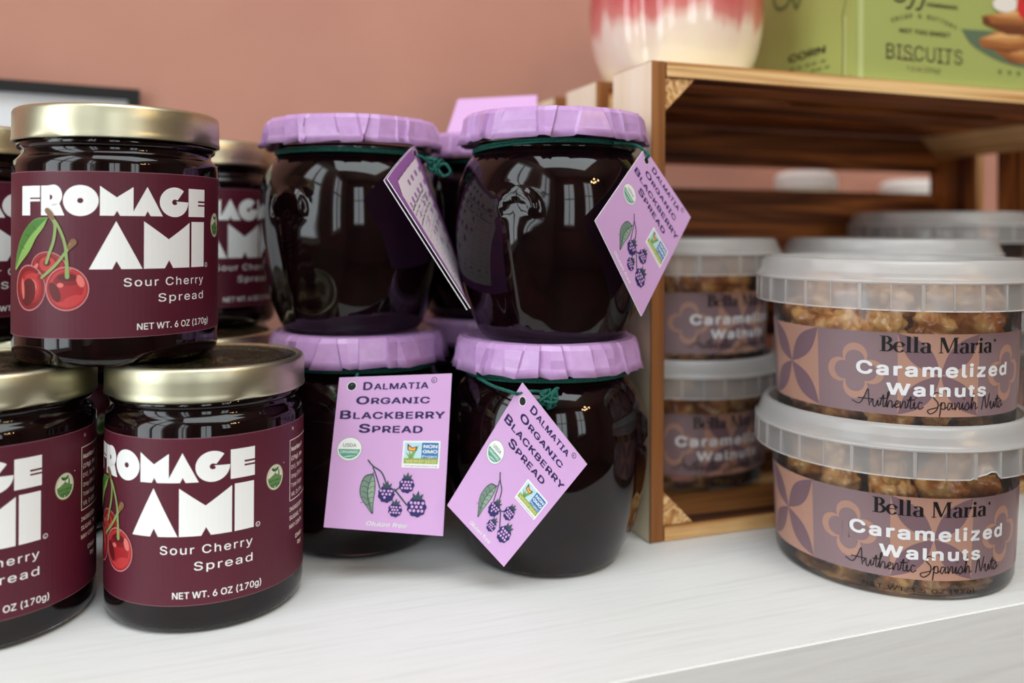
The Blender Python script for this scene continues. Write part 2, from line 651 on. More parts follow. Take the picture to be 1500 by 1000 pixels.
# ------------------------------------------------------------------ cherry jars
def deco(art, word, boxes, z0, z1, m, layer):
    def circ(cx, cy, r, n=40, a0=0.0, a1=2 * pi):
        return [(cx + r * cos(a0 + (a1 - a0) * k / n), cy + r * sin(a0 + (a1 - a0) * k / n)) for k in range(n + (abs(a1 - a0) < 2 * pi - 1e-6))]
    for ch, (x0, x1) in zip(word, boxes):
        q = lambda L: [(x0 + p[0] * (x1 - x0), z0 + p[1] * (z1 - z0)) for p in L]
        rc = lambda a, b, c, d: art.poly([q([(a, b), (c, b), (c, d), (a, d)])], m, layer)
        if ch == 'F':
            rc(0, 0, .5, 1); rc(.5, .6, 1, 1); rc(.5, .47, 1, .55)
        elif ch == 'E':
            rc(0, 0, 1, .38); rc(0, .38, .56, .575); rc(0, .575, 1, 1); rc(.56, .44, 1, .51)
        elif ch == 'I':
            rc(0, 0, 1, 1)
        elif ch == 'M':
            art.poly([q([(0, 0), (0, 1), (.5, .62), (1, .98), (1, 0), (.6, 0), (.51, .17), (.42, 0)])], m, layer)
        elif ch == 'A':
            art.poly([q([(0, 0), (.5, 1), (1, 0), (.6, 0), (.51, .17), (.43, 0)])], m, layer)
        elif ch == 'O':
            art.poly([q(circ(.5, .5, .52)), q(circ(.5, .5, .09, 16))], m, layer)
        elif ch == 'G':
            L = circ(.5, .5, .52, 40, 0.86, 2 * pi + 0.02)
            L += [(.54, .53), (.59, .46)] + circ(.5, .5, .1, 10, -.45, -2 * pi + 1.15) + [(.60, .57)]
            art.poly([q(L)], m, layer)
        elif ch == 'R':
            bowl = [(.3, 1)] + circ(.55, .67, .36, 16, pi / 2, -pi / 2 - .3) + [(.3, .3)]
            art.poly([q(bowl), q([(.4, .52), (.4, .70), (.48, .68), (.52, .61), (.48, .54)])], m, layer)
            rc(0, 0, .3, 1)
            art.poly([q([(.28, .36), (.80, .40), (1, 0), (.28, 0)])], m, layer)


def cherry(art, cx, cy, rx, ry, layer, hx, hy):
    art.ellipse(cx, cy, rx, ry, 'cherry_rim', layer, 36)
    for i, k in enumerate((.95, .86, .72, .54, .34, .16)):
        f = (1 - k) * 0.9
        art.ellipse(cx + hx * f * rx, cy + hy * f * ry, rx * k, ry * k, 'cherry%d' % (i + 1) if i else 'cherry2', layer + 1 + i, 30)


def cherry_label_art():
    a = Art()
    a.rect(-104, 10.1, 104, 66.2, 'plum', 0)
    a.rect(-104, 66.0, 104, 66.2, 'label_edge', 1)
    a.rect(-104, 10.1, 104, 10.25, 'label_edge', 1)
    deco(a, 'FROMAGE', [(-36.1, -26.8), (-26.3, -17.4), (-17.7, -6.6), (-6.0, 4.3), (3.5, 14.0), (13.1, 23.8), (24.2, 32.7)], 51.3, 61.3, 'white', 1)
    deco(a, 'AMI', [(-9.3, 7.3), (7.7, 24.7), (25.6, 32.4)], 33.3, 49.5, 'white', 1)
    a.ring(34.0, 33.9, .75, .75, .22, 'white', 1, 16)
    a.text('R', 33.7, 33.5, .8, 'white', 1)
    a.text('Sour Cherry', 1.4, 27.4, 4.0, 'white', 1, x1=32.0, bold=.004, space=1.14)
    a.text('Spread', 12.6, 21.8, 4.0, 'white', 1, x1=32.0, bold=.004, space=1.14)
    a.text('NET WT. 6 OZ (170g)', 5.6, 12.5, 3.1, 'white', 1, x1=35.4, bold=.012)
    # cherries
    a.ellipse(-23.7, 33.6, 7.2, 5.6, 'cherry_rim', 2, 30)
    for i, (k, c) in enumerate(((.95, 'cherry2'), (.84, 'cherry3'), (.66, 'cherry2'), (.45, 'cherry4'), (.2, 'cherry1'))):
        a.ellipse(-23.7, 33.6 + i * .45, 7.2 * k, 5.6 * k, c, 3 + i, 28)
    a.ellipse(-28.3, 34.2, 1.3, .7, 'cherry5', 8, 12, .8)
    cherry(a, -32.0, 26.8, 7.8, 7.8, 9, .3, .1)
    a.ellipse(-32.2, 25.4, 3.6, 4.8, 'cherry1', 16, 24, -.3)
    a.ellipse(-35.0, 26.4, .8, 3.6, 'cherry5', 17, 16, .1)
    a.ellipse(-30.4, 30.9, 3.4, .9, 'cherry4', 17, 16, .1)
    a.ellipse(-16.6, 26.8, 7.5, 7.4, 'cherry_rim', 18, 36)
    for i, (k, c, dx, dy) in enumerate(((.95, 'cherry3', 0, 0), (.86, 'cherry4', .2, .1), (.72, 'cherry3', .4, .6), (.56, 'cherry3', .2, 1.0))):
        a.ellipse(-16.6 + dx, 26.8 + dy, 7.5 * k, 7.4 * k, c, 19 + i, 32)
    a.ellipse(-20.6, 25.6, 1.8, 3.6, 'cherry1', 23, 20, .45)
    a.ellipse(-16.4, 29.5, 4.6, 1.7, 'cherry2', 23, 24)
    a.ellipse(-16.4, 30.6, 3.4, 1.3, 'cherry1', 24, 20)
    a.ellipse(-11.9, 29.4, 1.2, 2.2, 'cherry5', 24, 16, .35)
    a.ellipse(-18.6, 28.0, 1.2, .8, 'cherry5', 24, 12)
    a.ellipse(-14.2, 23.0, 3.6, 1.6, 'cherry4', 24, 20, .3)
    # leaf and stalks
    leaf = smooth_path([(-23.2, 50.6, 0), (-29, 49.9, 0), (-35.2, 45.0, 0), (-39.0, 39.0, 0), (-40.6, 32.6, 0), (-36.0, 35.4, 0), (-31.4, 39.2, 0), (-28.0, 44.0, 0), (-25.2, 47.0, 0), (-23.2, 50.6, 0)], 5)
    a.poly([[(p.x, p.y) for p in leaf[:-1]]], 'leaf_light', 26)
    up = smooth_path([(-23.4, 50.4, 0), (-29, 49.7, 0), (-35.1, 44.9, 0), (-38.8, 39.0, 0), (-40.4, 33.2, 0), (-36.6, 38.4, 0), (-30.5, 44.6, 0), (-23.4, 50.4, 0)], 5)
    a.poly([[(p.x, p.y) for p in up[:-1]]], 'leaf_green', 27)
    for x, y, dx, dy in ((-36.5, 41.0, 2.2, 1.2), (-33.4, 44.8, 2.0, 1.8), (-29.6, 47.6, 1.6, 1.0)):
        a.stroke([(x, y), (x + dx, y + dy - 2.2)], .25, 'leaf_dark', 28)
    a.stroke([(-22.6, 51.2), (-20.6, 48.4), (-21.0, 43.0), (-22.6, 38.6), (-23.8, 35.4)], 1.1, 'stem_green', 28, smooth=5)
    a.stroke([(-22.0, 51.0), (-19.6, 48.0), (-17.2, 42.4), (-16.4, 36.0), (-16.2, 30.8)], [1.0, 1.0, 1.0, 1.1, 1.5], 'stem_green', 29, smooth=5)
    a.stroke([(-25.6, 30.4), (-20.4, 34.6), (-16.6, 39.2), (-15.0, 41.6)], 1.0, 'stem_green', 30, smooth=5)
    a.stroke([(-23.6, 53.0), (-22.4, 51.8), (-21.4, 50.4)], [1.8, 2.0, 1.5], 'stem_brown', 31)
    a.stroke([(-15.6, 40.6), (-14.2, 42.4)], [1.6, 2.4], 'stem_brown', 31)
    # small seal
    a.ellipse(41.3, 48.5, 4.0, 4.6, 'seal_ring', 1, 32)
    a.ellipse(41.3, 48.5, 3.7, 4.3, 'cream', 2, 32)
    a.ellipse(41.3, 48.5, 3.3, 3.9, 'seal_green', 3, 32)
    a.poly([[(41.3 + 3.2 * cos(t), 48.5 + 3.75 * sin(t)) for t in [i * pi / 16 for i in range(17)]]], 'cream', 4)
    a.poly([[(38.2, 48.3), (41.3, 49.9), (44.4, 48.3)]], 'seal_green', 5)
    a.stroke([(41.3, 49.6), (41.3, 50.8)], .25, 'seal_dark', 6)
    a.ellipse(40.5, 51.2, .9, .5, 'seal_dark', 6, 14, -.6)
    a.ellipse(42.1, 51.2, .9, .5, 'seal_dark', 6, 14, .6)
    a.text('NATURAL', 38.5, 47.1, .95, 'seal_dark', 6, x1=44.1, bold=.015)
    a.text('100%', 39.3, 45.4, 1.25, 'seal_dark', 6, x1=43.3, bold=.02)
    a.ellipse(45.7, 52.6, .22, .22, 'cream', 2, 8)
    # facts panel, running round the side
    for x0, y0, x1, y1 in ((49.4, 59.4, 78, 59.7), (49.4, 37.4, 78, 37.7), (49.4, 37.4, 49.75, 59.7)):
        a.rect(x0, y0, x1, y1, 'cream', 1)
    for i, (s, b) in enumerate((('Nutrition F', .03), ('(19g), Am', .02), ('DV), Sat Fa', .005), ('0mg (0% D', .005), ('Total Sugar', .005), ('Vit. D (0%', .005))):
        a.text(s, 50.5, 55.4 - i * 3.3, 2.1, 'cream', 1, x1=60.5, bold=b)
    for i, s in enumerate(('INGREDIEN', 'SUGAR, TR', 'MAY CONTA')):
        a.text(s, 49.4, 33.6 - i * 3.1, 2.1, 'cream', 1, x1=60.5, bold=.01)
    a.text('Distr', 54.0, 22.6, 2.1, 'cream', 1, x1=60.5, bold=.02)
    a.text('by', 56.0, 19.8, 2.1, 'cream', 1, x1=60, bold=.02)
    a.text('N', 51.0, 63.0, 1.8, 'cream', 1)
    return a


LID_LUGS = 4


def lid_disp(a, z, r):
    d = 0.0
    if z < 80.5 and r > 30:
        for k in range(LID_LUGS):
            da = (a - k * 2 * pi / LID_LUGS - .9 + pi) % (2 * pi) - pi
            d -= 1.1 * math.exp(-(da / .16) ** 2) * max(0, min(1, (80.5 - z) / 2.6))
    return d


def make_cherry_proto(label):
    root = thing('cherry_spread_jar', label, 'jar')
    bm = bmesh.new()
    lathe(bm, [(0, 87.4), (32.2, 87.4), (32.2, 78.4), (33.6, 77.6), (33.9, 76.4), (33.5, 75.4), (32.3, 74.6), (32.3, 73.2), (33.4, 72.0), (34.6, 70.6),
               (35.0, 68.6), (35.0, 8.0), (35.0, 5.0), (34.6, 2.6), (33.6, 1.0), (32.0, 0.1), (30.5, 0.6), (28, 1.4), (0, 1.8)], 128)
    bmesh.ops.recalc_face_normals(bm, faces=bm.faces)
    for f in bm.faces:
        if 3.0 < f.calc_center_median().z / MM < 76.0: f.material_index = 1
    obj('glass_jar', bm, [M_GLASS, M_FULL], root, 50)
    bm = bmesh.new()
    lathe(bm, [(0, 79.0), (30.0, 79.0), (30.2, 74.5), (30.8, 72.6), (32.4, 70.8), (34.05, 69.0), (34.05, 6.6), (33.1, 4.4), (31.5, 3.6), (0, 3.6)], 96)
    obj('fruit_spread', bm, M_JAM, root, 50)
    bm = bmesh.new()
    top = lathe(bm, [(0, 88.6), (12, 88.6), (12.4, 88.3), (24, 88.3), (24.5, 88.6), (30.2, 88.6), (31.2, 88.2), (32.2, 88.6)], 128, 1)
    lathe(bm, [(32.2, 88.6), (32.9, 89.3), (34.0, 89.3), (34.8, 88.8), (35.2, 87.8), (35.25, 84), (35.25, 80.5), (35.3, 79.4), (35.5, 78.6), (35.4, 77.9), (34.8, 77.6), (34.3, 78.0),
               (34.3, 86.8), (0, 87.6)], 128, 0, lid_disp)
    bmesh.ops.remove_doubles(bm, verts=bm.verts, dist=1e-6)
    bmesh.ops.recalc_face_normals(bm, faces=bm.faces)
    obj('lid', bm, [M_GOLD, M_GOLDTOP], root, 40)
    cherry_label_art().build('label', lambda u, v, h: Vector(((35.08 + h * .2) * cos(u / 35 - pi / 2), (35.08 + h * .2) * sin(u / 35 - pi / 2), v)), root, cut=2.0)
    return root


cherry_root = None


def cherry_jar(x, y, z, label, u0, proto=[]):
    """u0: label position (mm) that faces the camera"""
    g = 'gold lidded cherry spread jars'
    if not proto:
        proto.append(make_cherry_proto(label))
        r = proto[0]
    else:
        r = thing('cherry_spread_jar', label, 'jar')
        for ch in proto[0].children: copy_part(ch, r)
    r['group'] = g
    r.location = Vector((x, y, z)) * MM
    r.rotation_euler = (0, 0, cam_angle(x, y) + pi / 2 - u0 / 35)
    return r


JH = 89.35
cherry_jar(-147.1, 319.9, JH, 'gold-lidded sour cherry jar stacked on top at front left, whole label facing out', 0)
cherry_jar(-114.0, 320.5, 0, 'lower gold-lidded cherry jar standing on the counter beside the blackberry jars', 16.6)
cherry_jar(-185.3, 301.7, 0, 'gold-lidded cherry jar on the counter cut off by the bottom left corner', 16.5)
cherry_jar(-156, 432, JH, 'blurred cherry jar stacked behind the front left jar, beside the blackberry jars', 7.7 - u_at(-156, 432, 35, 334))
cherry_jar(-238, 376, JH, 'upper cherry jar at the left edge, mostly hidden behind the front left jar', 13.1 - u_at(-238, 376, 35, 4))
cherry_jar(-146, 394, 0, 'cherry jar on the counter of which only the gold lid shows behind the front ones', 30)
cherry_jar(-219, 390, 0, 'cherry jar on the counter in the back row, under the jar at left edge', 10)
cherry_jar(-170, 464, 0, 'hindmost cherry jar on the counter, under the blurred stacked jar', 10)


# ------------------------------------------------------------------ blackberry jars
BODY = [(32.6, 86.0), (32.6, 80.4), (33.3, 79.6), (33.3, 78.4), (32.8, 77.6), (33.4, 76.4), (35.0, 74.6), (37.2, 71.4), (39.2, 67.0), (40.6, 61.5), (41.3, 55.0),
        (41.3, 48.0), (40.8, 40.0), (39.6, 31.0), (37.8, 22.0), (35.4, 13.0), (32.8, 6.0), (31.2, 2.6), (29.8, 0.9), (28.0, 0.1), (26, 0.4)]


def resample(prof, step):
    out = [prof[0]]
    for (r0, z0), (r1, z1) in zip(prof, prof[1:]):
        n = max(1, int(hypot(r1 - r0, z1 - z0) / step))
        for k in range(1, n + 1):
            out.append((r0 + (r1 - r0) * k / n, z0 + (z1 - z0) * k / n))
    return out


def smooth_prof(prof, n=4):
    return [(p.x, p.y) for p in smooth_path([(r, z, 0) for r, z in prof], n)]


def amphora(a, z, r):
    """raised handle arch, the lobe under it, and shallow lobes round the body"""
    d = 0.0
    for a0 in (0.0, pi):
        x = ((a - a0 + pi) % (2 * pi) - pi) * r
        if abs(x) < 25 and 2 < z < 76:
            # arch
            xx, zz = x, z - 51.5
            rad = hypot(xx / 0.98, zz * 1.0)
            if zz > -1.5:
                d += 1.9 * math.exp(-((rad - 7.2) / 1.9) ** 2) * min(1, (zz + 1.5) / 1.5) + .5 * math.exp(-((rad - 4.2) / .8) ** 2) * min(1, (zz + 1.5) / 1.5)
            # lobe below
            w = 3.2 + 5.0 * max(0, min(1, (z - 4) / 48))
            top = max(0, min(1, (54 - z) / 9))
            d += 1.7 * math.exp(-(x / w) ** 2) * top * min(1, max(0, (z - 3) / 10))
    for a0 in (pi / 2 - .35, pi / 2 + .35, -pi / 2 - .35, -pi / 2 + .35):
        x = ((a - a0 + pi) % (2 * pi) - pi) * r
        d += .5 * math.exp(-(x / 9) ** 2) * max(0, min(1, (58 - z) / 10)) * min(1, max(0, (z - 3) / 14))
    return d


GLASS_ME = None


def blackberry_body(root, rot):
    global GLASS_ME
    if GLASS_ME is None:
        prof = resample(smooth_prof(BODY, 3), 1.2)
        bm = bmesh.new()
        lathe(bm, [(0, 86.0)] + prof + [(0, 1.6)], 220, 0, amphora)
        inner = [(max(r - 0.9, .1), z) for r, z in prof if z > 3.5]
        bmesh.ops.recalc_face_normals(bm, faces=bm.faces)
        for f in bm.faces:
            if 3.0 < f.calc_center_median().z / MM < 78.0: f.material_index = 1
        g = obj('glass_jar', bm, [M_GLASS, M_FULL], root, 180)
        bm = bmesh.new()
        lathe(bm, [(0, 79)] + [(r - .15, z) for r, z in inner if z < 79] + [(inner[-1][0] - 1.7, 3.0), (0, 2.8)], 220, 0, lambda a, z, r: amphora(a, z, r) * .9)
        j = obj('fruit_spread', bm, M_BJAM, root, 180)
        GLASS_ME = (g.data, j.data)
    else:
        for n, me in zip(('glass_jar', 'fruit_spread'), GLASS_ME):
            o = bpy.data.objects.new(n, me)
            COL.objects.link(o)
            o.parent = root
    for ch in root.children:
        ch.rotation_euler = (0, 0, rot)


def paper_cap(root, seed):
    rnd = random.Random(seed)
    n = 27
    base = [2 * pi * (k + rnd.uniform(-.33, .33)) / n for k in range(n)]
    rows = [(30.0, 91.7, 0, 0, .1), (34.2, 92.6, .25, 0, .25), (36.6, 92.2, .6, 0, .4), (38.0, 90.4, 1.1, 0, .5), (38.6, 87.0, 1.4, .6, .55), (39.0, 83.8, 1.5, .5, .5), (40.0, 80.3, 1.9, 1.0, .6)]
    angs = []
    for k, a in enumerate(base):
        fold = rnd.uniform(.35, 1.35)
        sgn = rnd.choice((-1, 1, 1))
        lean = rnd.uniform(-.10, .10)
        angs.append((a, +fold * .5 * sgn, lean, rnd.uniform(-.9, .7)))
        angs.append((a + rnd.uniform(.012, .034), -fold * .55 * sgn, lean, rnd.uniform(-.9, .7)))
        if rnd.random() < .5:
            angs.append((a + rnd.uniform(.09, .13), rnd.uniform(-.25, .25), lean * .5, rnd.uniform(-.5, .5)))
    angs.sort()
    bm = bmesh.new()
    c = bm.verts.new((0, 0, 91.8 * MM))
    rings = []
    for r, z, fa, hz, cr in rows:
        t = (92.6 - z) / 12
        ring = []
        for a, d, l, jz in angs:
            q = r + d * fa + rnd.uniform(-cr, cr) * .7
            aa = a + l * t
            ring.append(bm.verts.new((q * cos(aa) * MM, q * sin(aa) * MM, (z + jz * hz + rnd.uniform(-.3, .3) * cr) * MM)))
        rings.append(ring)
    m = len(angs)
    for k in range(m):
        bm.faces.new((c, rings[0][k], rings[0][(k + 1) % m]))
    for A, B in zip(rings, rings[1:]):
        for k in range(m):
            j = (k + 1) % m
            bm.faces.new((A[k], B[k], B[j], A[j]))
    bmesh.ops.recalc_face_normals(bm, faces=bm.faces)
    if bm.faces[0].normal.z < 0:
        bmesh.ops.reverse_faces(bm, faces=bm.faces)
    o = obj('paper_cap', bm, M_PAPER, root, 8)
    s = o.modifiers.new('thickness', 'SOLIDIFY')
    s.thickness = 0.25 * MM
    s.offset = -1
    return o


def string(root, tilt, knot=None, loops=(), seed=1):
    """thread round the neck, any loops to the tag, and a knot of curled ends; points local to the jar (mm)"""
    rnd = random.Random(seed)
    bm = bmesh.new()
    for turn in (0, 1):
        pts = []
        for k in range(73):
            a = 2 * pi * k / 72
            pts.append((34.0 * cos(a), 34.0 * sin(a), 77.6 + turn * 1.0 + tilt[0] * cos(a) + tilt[1] * sin(a) + .2 * sin(3 * a + turn)))
        add_tube(bm, pts, .62, 8)
    for L in loops:
        add_tube(bm, smooth_path(L, 8), .65, 8)
    s = obj('string', bm, M_STRING, root, 180)
    if knot is not None:
        k = Vector(knot)
        bm = bmesh.new()
        for i in range(9):
            pts = [k + Vector((rnd.uniform(-3, 3), rnd.uniform(-1.6, 1.6), rnd.uniform(-3.2, 3)))]
            for j in range(5):
                pts.append(k + Vector((rnd.uniform(-3.6, 3.6), rnd.uniform(-2.2, 1.8), rnd.uniform(-4.2, 3.2))))
            add_tube(bm, smooth_path(pts, 6), .55, 6)
        obj('knot', bm, M_STRING, s, 180)


TW, TH = 43.5, 60.0


def small_caps(a, s, x0, x1, base, cap, m, layer, lowk=.78):
    """first letter larger, the rest small capitals; wide and bold with small serifs"""
    v1, _ = text_mesh(s[0], .026); v2, _ = text_mesh(s[1:], .026, 0.0, 1.06)
    w1 = (max(v[0] for v in v1) - min(v[0] for v in v1)) * cap
    w2 = (max(v[0] for v in v2) - min(v[0] for v in v2)) * cap * lowk
    gap = .07 * cap
    k = (x1 - x0) / (w1 + w2 + gap)
    xa = x0 + w1 * k
    a.text(s[0], x0, base, cap, m, layer, x1=xa, bold=.026)
    a.text(s[1:], xa + gap * k, base, cap * lowk, m, layer, x1=x1, bold=.026, space=1.06)


def berry_art(a, x, y, r, layer, seed, dots=26, half=False):
    rnd = random.Random(seed)
    a.poly([[(x + r * (1 + .06 * cos(9 * t)) * cos(t), y + r * (1.08 + .06 * cos(9 * t)) * sin(t)) for t in [2 * pi * k / 40 for k in range(40)]]], 'berry', layer)
    k = 0
    for i in range(5):
        for j in range(5):
            px, py = (j - 2 + .5 * (i % 2)) * r * .42, (i - 2) * r * .42
            if hypot(px, py) > r * .82: continue
            if py < (-.1 * r if half else -.55 * r) and rnd.random() < .8: continue
            a.ellipse(x + px + rnd.uniform(-.06, .06) * r, y + py, r * .155, r * .165, 'lilac', layer + 1, 10)
    for dx, dy in ((-.5, 1.5), (.1, 1.75), (.65, 1.45)):
        a.poly([[(x - r * .35 + dx * r * .2, y + r * .8), (x + dx * r, y + dy * r), (x + r * .35 + dx * r * .2, y + r * .8)]], 'sage_dark', layer + 2)


def tag_art():
    """front of the hang tag: x right 0..43.5, y down from 0 to -60"""
    a = Art()
    a.rect(0, -TH, TW, 0, 'lilac', 0)
    small_caps(a, 'DALMATIA', 9.6, 34.8, -5.2, 4.2, 'navy', 1)
    a.ring(36.8, -2.2, 1.0, 1.0, .25, 'navy', 1, 18)
    a.text('R', 36.35, -2.75, 1.1, 'navy', 1, bold=.03)
    small_caps(a, 'ORGANIC', 7.4, 35.6, -10.8, 4.2, 'navy', 1)
    small_caps(a, 'BLACKBERRY', 1.8, 41.8, -16.6, 4.6, 'navy', 1)
    small_caps(a, 'SPREAD', 9.4, 33.6, -22.0, 4.6, 'navy', 1)
    # organic seal
    cx, cy = 6.6, -28.6
    a.ellipse(cx, cy, 4.7, 4.7, 'sage_light', 1, 36)
    a.ellipse(cx, cy, 4.5, 4.5, 'white', 2, 36)
    a.poly([[(cx + 4.1 * cos(t), cy + .3 + 4.1 * sin(t)) for t in [pi + .08 + (pi - .16) * k / 18 for k in range(19)]]], 'usda_green', 3)
    a.text('USDA', cx - 2.5, cy + .9, 1.9, 'sage', 4, x1=cx + 2.5, bold=.01)
    a.text('ORGANIC', cx - 3.4, cy - 1.6, 1.4, 'white', 4, x1=cx + 3.4, bold=.03)
    for i in range(3):
        a.stroke([(cx - 2.4 + i, cy - 3.3 + .1 * i), (cx + .4 + i, cy - 2.5)], .12, 'white', 4, caps=False)
    # verified seal
    x0, y0, x1, y1 = 26.6, -35.2, 40.6, -25.0
    a.rect(x0, y0, x1, y1, 'white', 1)
    a.rect(x0 + .6, y0 + 3.4, x0 + 7.0, y1 - .7, 'gmo_sky', 2)
    a.rect(x0 + 7.1, y0 + 3.4, x1 - .6, y1 - .7, 'gmo_blue', 2)
    a.rect(x0 + .6, y0 + 1.6, x1 - .6, y0 + 3.6, 'gmo_green', 3)
    a.text('VERIFIED', x0 + 1.3, y0 + 1.95, 1.35, 'gmo_yellow', 4, x1=x1 - 1.3, bold=.03)
    a.text('nongmoproject.org', x0 + .9, y0 + .5, .75, 'grey_text', 4, x1=x1 - .9)
    a.text('NON', x0 + 7.7, y1 - 2.7, 1.7, 'white', 4, x1=x1 - 1.0, bold=.04)
    a.text('GMO', x0 + 7.5, y1 - 4.6, 1.7, 'white', 4, x1=x1 - .9, bold=.04)
    a.text('Project', x0 + 7.5, y1 - 6.3, 1.3, 'white', 4, x1=x1 - 1.0, bold=.015)
    for dx, dy in ((-2.3, 2.6), (-.9, 3.2), (1.0, 3.8), (2.9, 5.4)):
        a.poly([[(x0 + 2.5, y0 + 3.6), (x0 + 3.3 + dx, y0 + 3.4 + dy), (x0 + 4.0, y0 + 3.6)]], 'gmo_grass', 4)
    a.poly([[(x0 + 3.6, y0 + 6.2), (x0 + 1.8, y0 + 6.6), (x0 + 1.7, y0 + 9.1), (x0 + 3.6, y0 + 7.6), (x0 + 5.4, y0 + 8.2), (x0 + 5.0, y0 + 6.4)]], 'ink', 5)
    a.poly([[(x0 + 3.6, y0 + 6.4), (x0 + 2.1, y0 + 6.8), (x0 + 2.2, y0 + 8.3), (x0 + 3.6, y0 + 7.3), (x0 + 4.9, y0 + 7.8), (x0 + 4.7, y0 + 6.5)]], 'butterfly', 6)
    # bramble sprig
    lf = smooth_path([(16.4, -37.8, 0), (13.2, -39.0, 0), (11.8, -43.0, 0), (12.2, -47.0, 0), (14.6, -50.6, 0), (17.3, -53.6, 0), (17.3, -49.0, 0), (17.6, -44.0, 0), (17.2, -40.4, 0), (16.4, -37.8, 0)], 4)
    a.poly([[(p.x, p.y) for p in lf[:-1]]], 'sage_dark', 1)
    a.poly([[(15.0 + (p.x - 15.0) * .9, -45.4 + (p.y + 45.4) * .93) for p in lf[:-1]]], 'sage', 2)
    a.poly([[(16.2, -38.6), (17.0, -41), (17.2, -45), (16.9, -50.5), (14.9, -46.0), (15.1, -42)]], 'sage_light', 3)
    a.stroke([(16.4, -37.4), (14.9, -43.0), (15.2, -48.0), (17.2, -53.4)], .3, 'sage_dark', 4, smooth=4)
    for i in range(5):
        y = -41.0 - i * 2.1
        a.stroke([(15.0, y - .8), (13.4, y + .3), (12.5, y - .1)], .2, 'sage_dark', 4, caps=False)
        a.stroke([(15.1, y - .8), (16.2, y + .2), (17.1, y + .1)], .2, 'sage_dark', 4, caps=False)
    a.stroke([(14.0, -32.8), (16.0, -35.0), (19.4, -37.4), (21.4, -41.6), (22.2, -44.2)], .55, 'sage_dark', 4, smooth=5)
    a.stroke([(16.0, -35.4), (17.4, -38.6), (19.2, -43.4)], .5, 'sage_dark', 4, smooth=5)
    a.stroke([(24.6, -43.6), (29.6, -49.4)], .6, 'sage_dark', 4)
    a.stroke([(24.6, -44.4), (27.4, -42.0)], .5, 'sage_dark', 4)
    berry_art(a, 21.7, -45.6, 3.0, 6, 1, half=True)
    berry_art(a, 29.0, -41.8, 2.8, 6, 2)
    berry_art(a, 25.4, -51.4, 2.5, 6, 3)
    berry_art(a, 33.2, -49.8, 3.5, 6, 4)
    a.text('Gluten free', 15.2, -58.0, 2.3, 'white', 1, x1=30.2, bold=.022, shear=.22)
    return a


def tag_back_art():
    a = Art()
    a.rect(0, -TH, TW, 0, 'tag_purple', 0)
    a.poly([[(4.2, -57), (40, -57), (40, -4), (9.0, -4), (4.2, -9)]], 'ink', 1)
    a.poly([[(4.6, -56.6), (39.6, -56.6), (39.6, -4.4), (9.2, -4.4), (4.6, -9.2)]], 'tag_white', 2)
    lines = ['Nutrition Facts Servings:', 'Serv. size: 1 Tbsp', '(20g), Amount per serving:', 'Calories 40, Total Fat 0g', '(0% DV), Sat. Fat 0g', 'Sodium 0mg (0% DV),', 'Total Carb. 10g (4% DV)', 'Fiber 0g (0% DV), Total', 'Sugars 9g, Protein 0g,', 'Vit. D (0% DV), Calcium']
    for i in range(17):
        s = lines[i % len(lines)]
        a.text(s, 6.4, -17.2 - i * 2.25, 1.35, 'ink' if i in (0, 1, 3, 15) else 'grey_text', 3, x1=33.5 + (i * 7 % 5), bold=.03 if i in (0, 1, 3, 15) else .0)
    return a


FRONT, BACK = tag_art(), tag_back_art()


def hang_tag(root, corners, art=None, hole=(4.4, -4.0), bend=0.0, leaves=1, back='lilac'):
    """corners TL, TR, BR, BL in world mm"""
    loc = root.location / MM
    tl, tr, br, bl = [Vector(c) - loc for c in corners]
    nrm = (tr - tl).cross(bl - tl).normalized()
    eye = Vector((0, 0, EYE)) - loc
    if nrm.dot(eye - (tl + br) / 2) < 0: nrm = -nrm
    prof = sorted((zz, rr) for rr, zz in BODY)

    def skin(zz):
        for (za, ra), (zb, rb) in zip(prof, prof[1:]):
            if za <= zz <= zb: return ra + (rb - ra) * (zz - za) / max(zb - za, 1e-6) + 2.4
        return 36.0 if zz < 95 else 0.0

    def mp(x, y, h):
        u, v = x / TW, -y / TH
        p = tl * (1 - u) * (1 - v) + tr * u * (1 - v) + br * u * v + bl * (1 - u) * v
        p = p + nrm * (bend * (4 * u * (1 - u)) - bend * .5)
        d = hypot(p.x, p.y)
        r = skin(p.z) if art is not None else 0.0
        if d < r:
            p = Vector((p.x * r / d, p.y * r / d, p.z))
        return p + nrm * h
    bm = bmesh.new()
    mats = [P[back], P['white']]
    nx, ny = 8, 10
    for lf in range(leaves):
        off = -lf * 1.5
        g = {}
        for k, h in ((0, -.08 + off), (1, -.5 + off)):
            for i in range(nx + 1):
                for j in range(ny + 1):
                    sp = 1 if lf == 0 else 1
                    g[k, i, j] = bm.verts.new(mp(TW * i / nx, -TH * j / ny, h) * MM)
        for i in range(nx):
            for j in range(ny):
                bm.faces.new((g[0, i, j], g[0, i, j + 1], g[0, i + 1, j + 1], g[0, i + 1, j]))
                bm.faces.new((g[1, i, j], g[1, i + 1, j], g[1, i + 1, j + 1], g[1, i, j + 1]))
        for i in range(nx):
            for j, in ((0,), (ny,)):
                bm.faces.new((g[0, i, j], g[0, i + 1, j], g[1, i + 1, j], g[1, i, j])).material_index = 1
        for j in range(ny):
            for i in (0, nx):
                bm.faces.new((g[0, i, j], g[0, i, j + 1], g[1, i, j + 1], g[1, i, j])).material_index = 1
    bmesh.ops.recalc_face_normals(bm, faces=bm.faces)
    if art is None:
        return obj('tag', bm, mats, root)
    full = Art()
    full.items = list(art.items)
    hx, hy = hole
    full.ellipse(hx, hy, 1.9, 1.9, 'white', 2, 20)
    full.ellipse(hx, hy, 1.6, 1.6, 'ink', 3, 20)
    return full.build('tag', mp, root, cut=6.0, cuty=6.0, lift=.03, base_bm=bm, base_mats=mats)


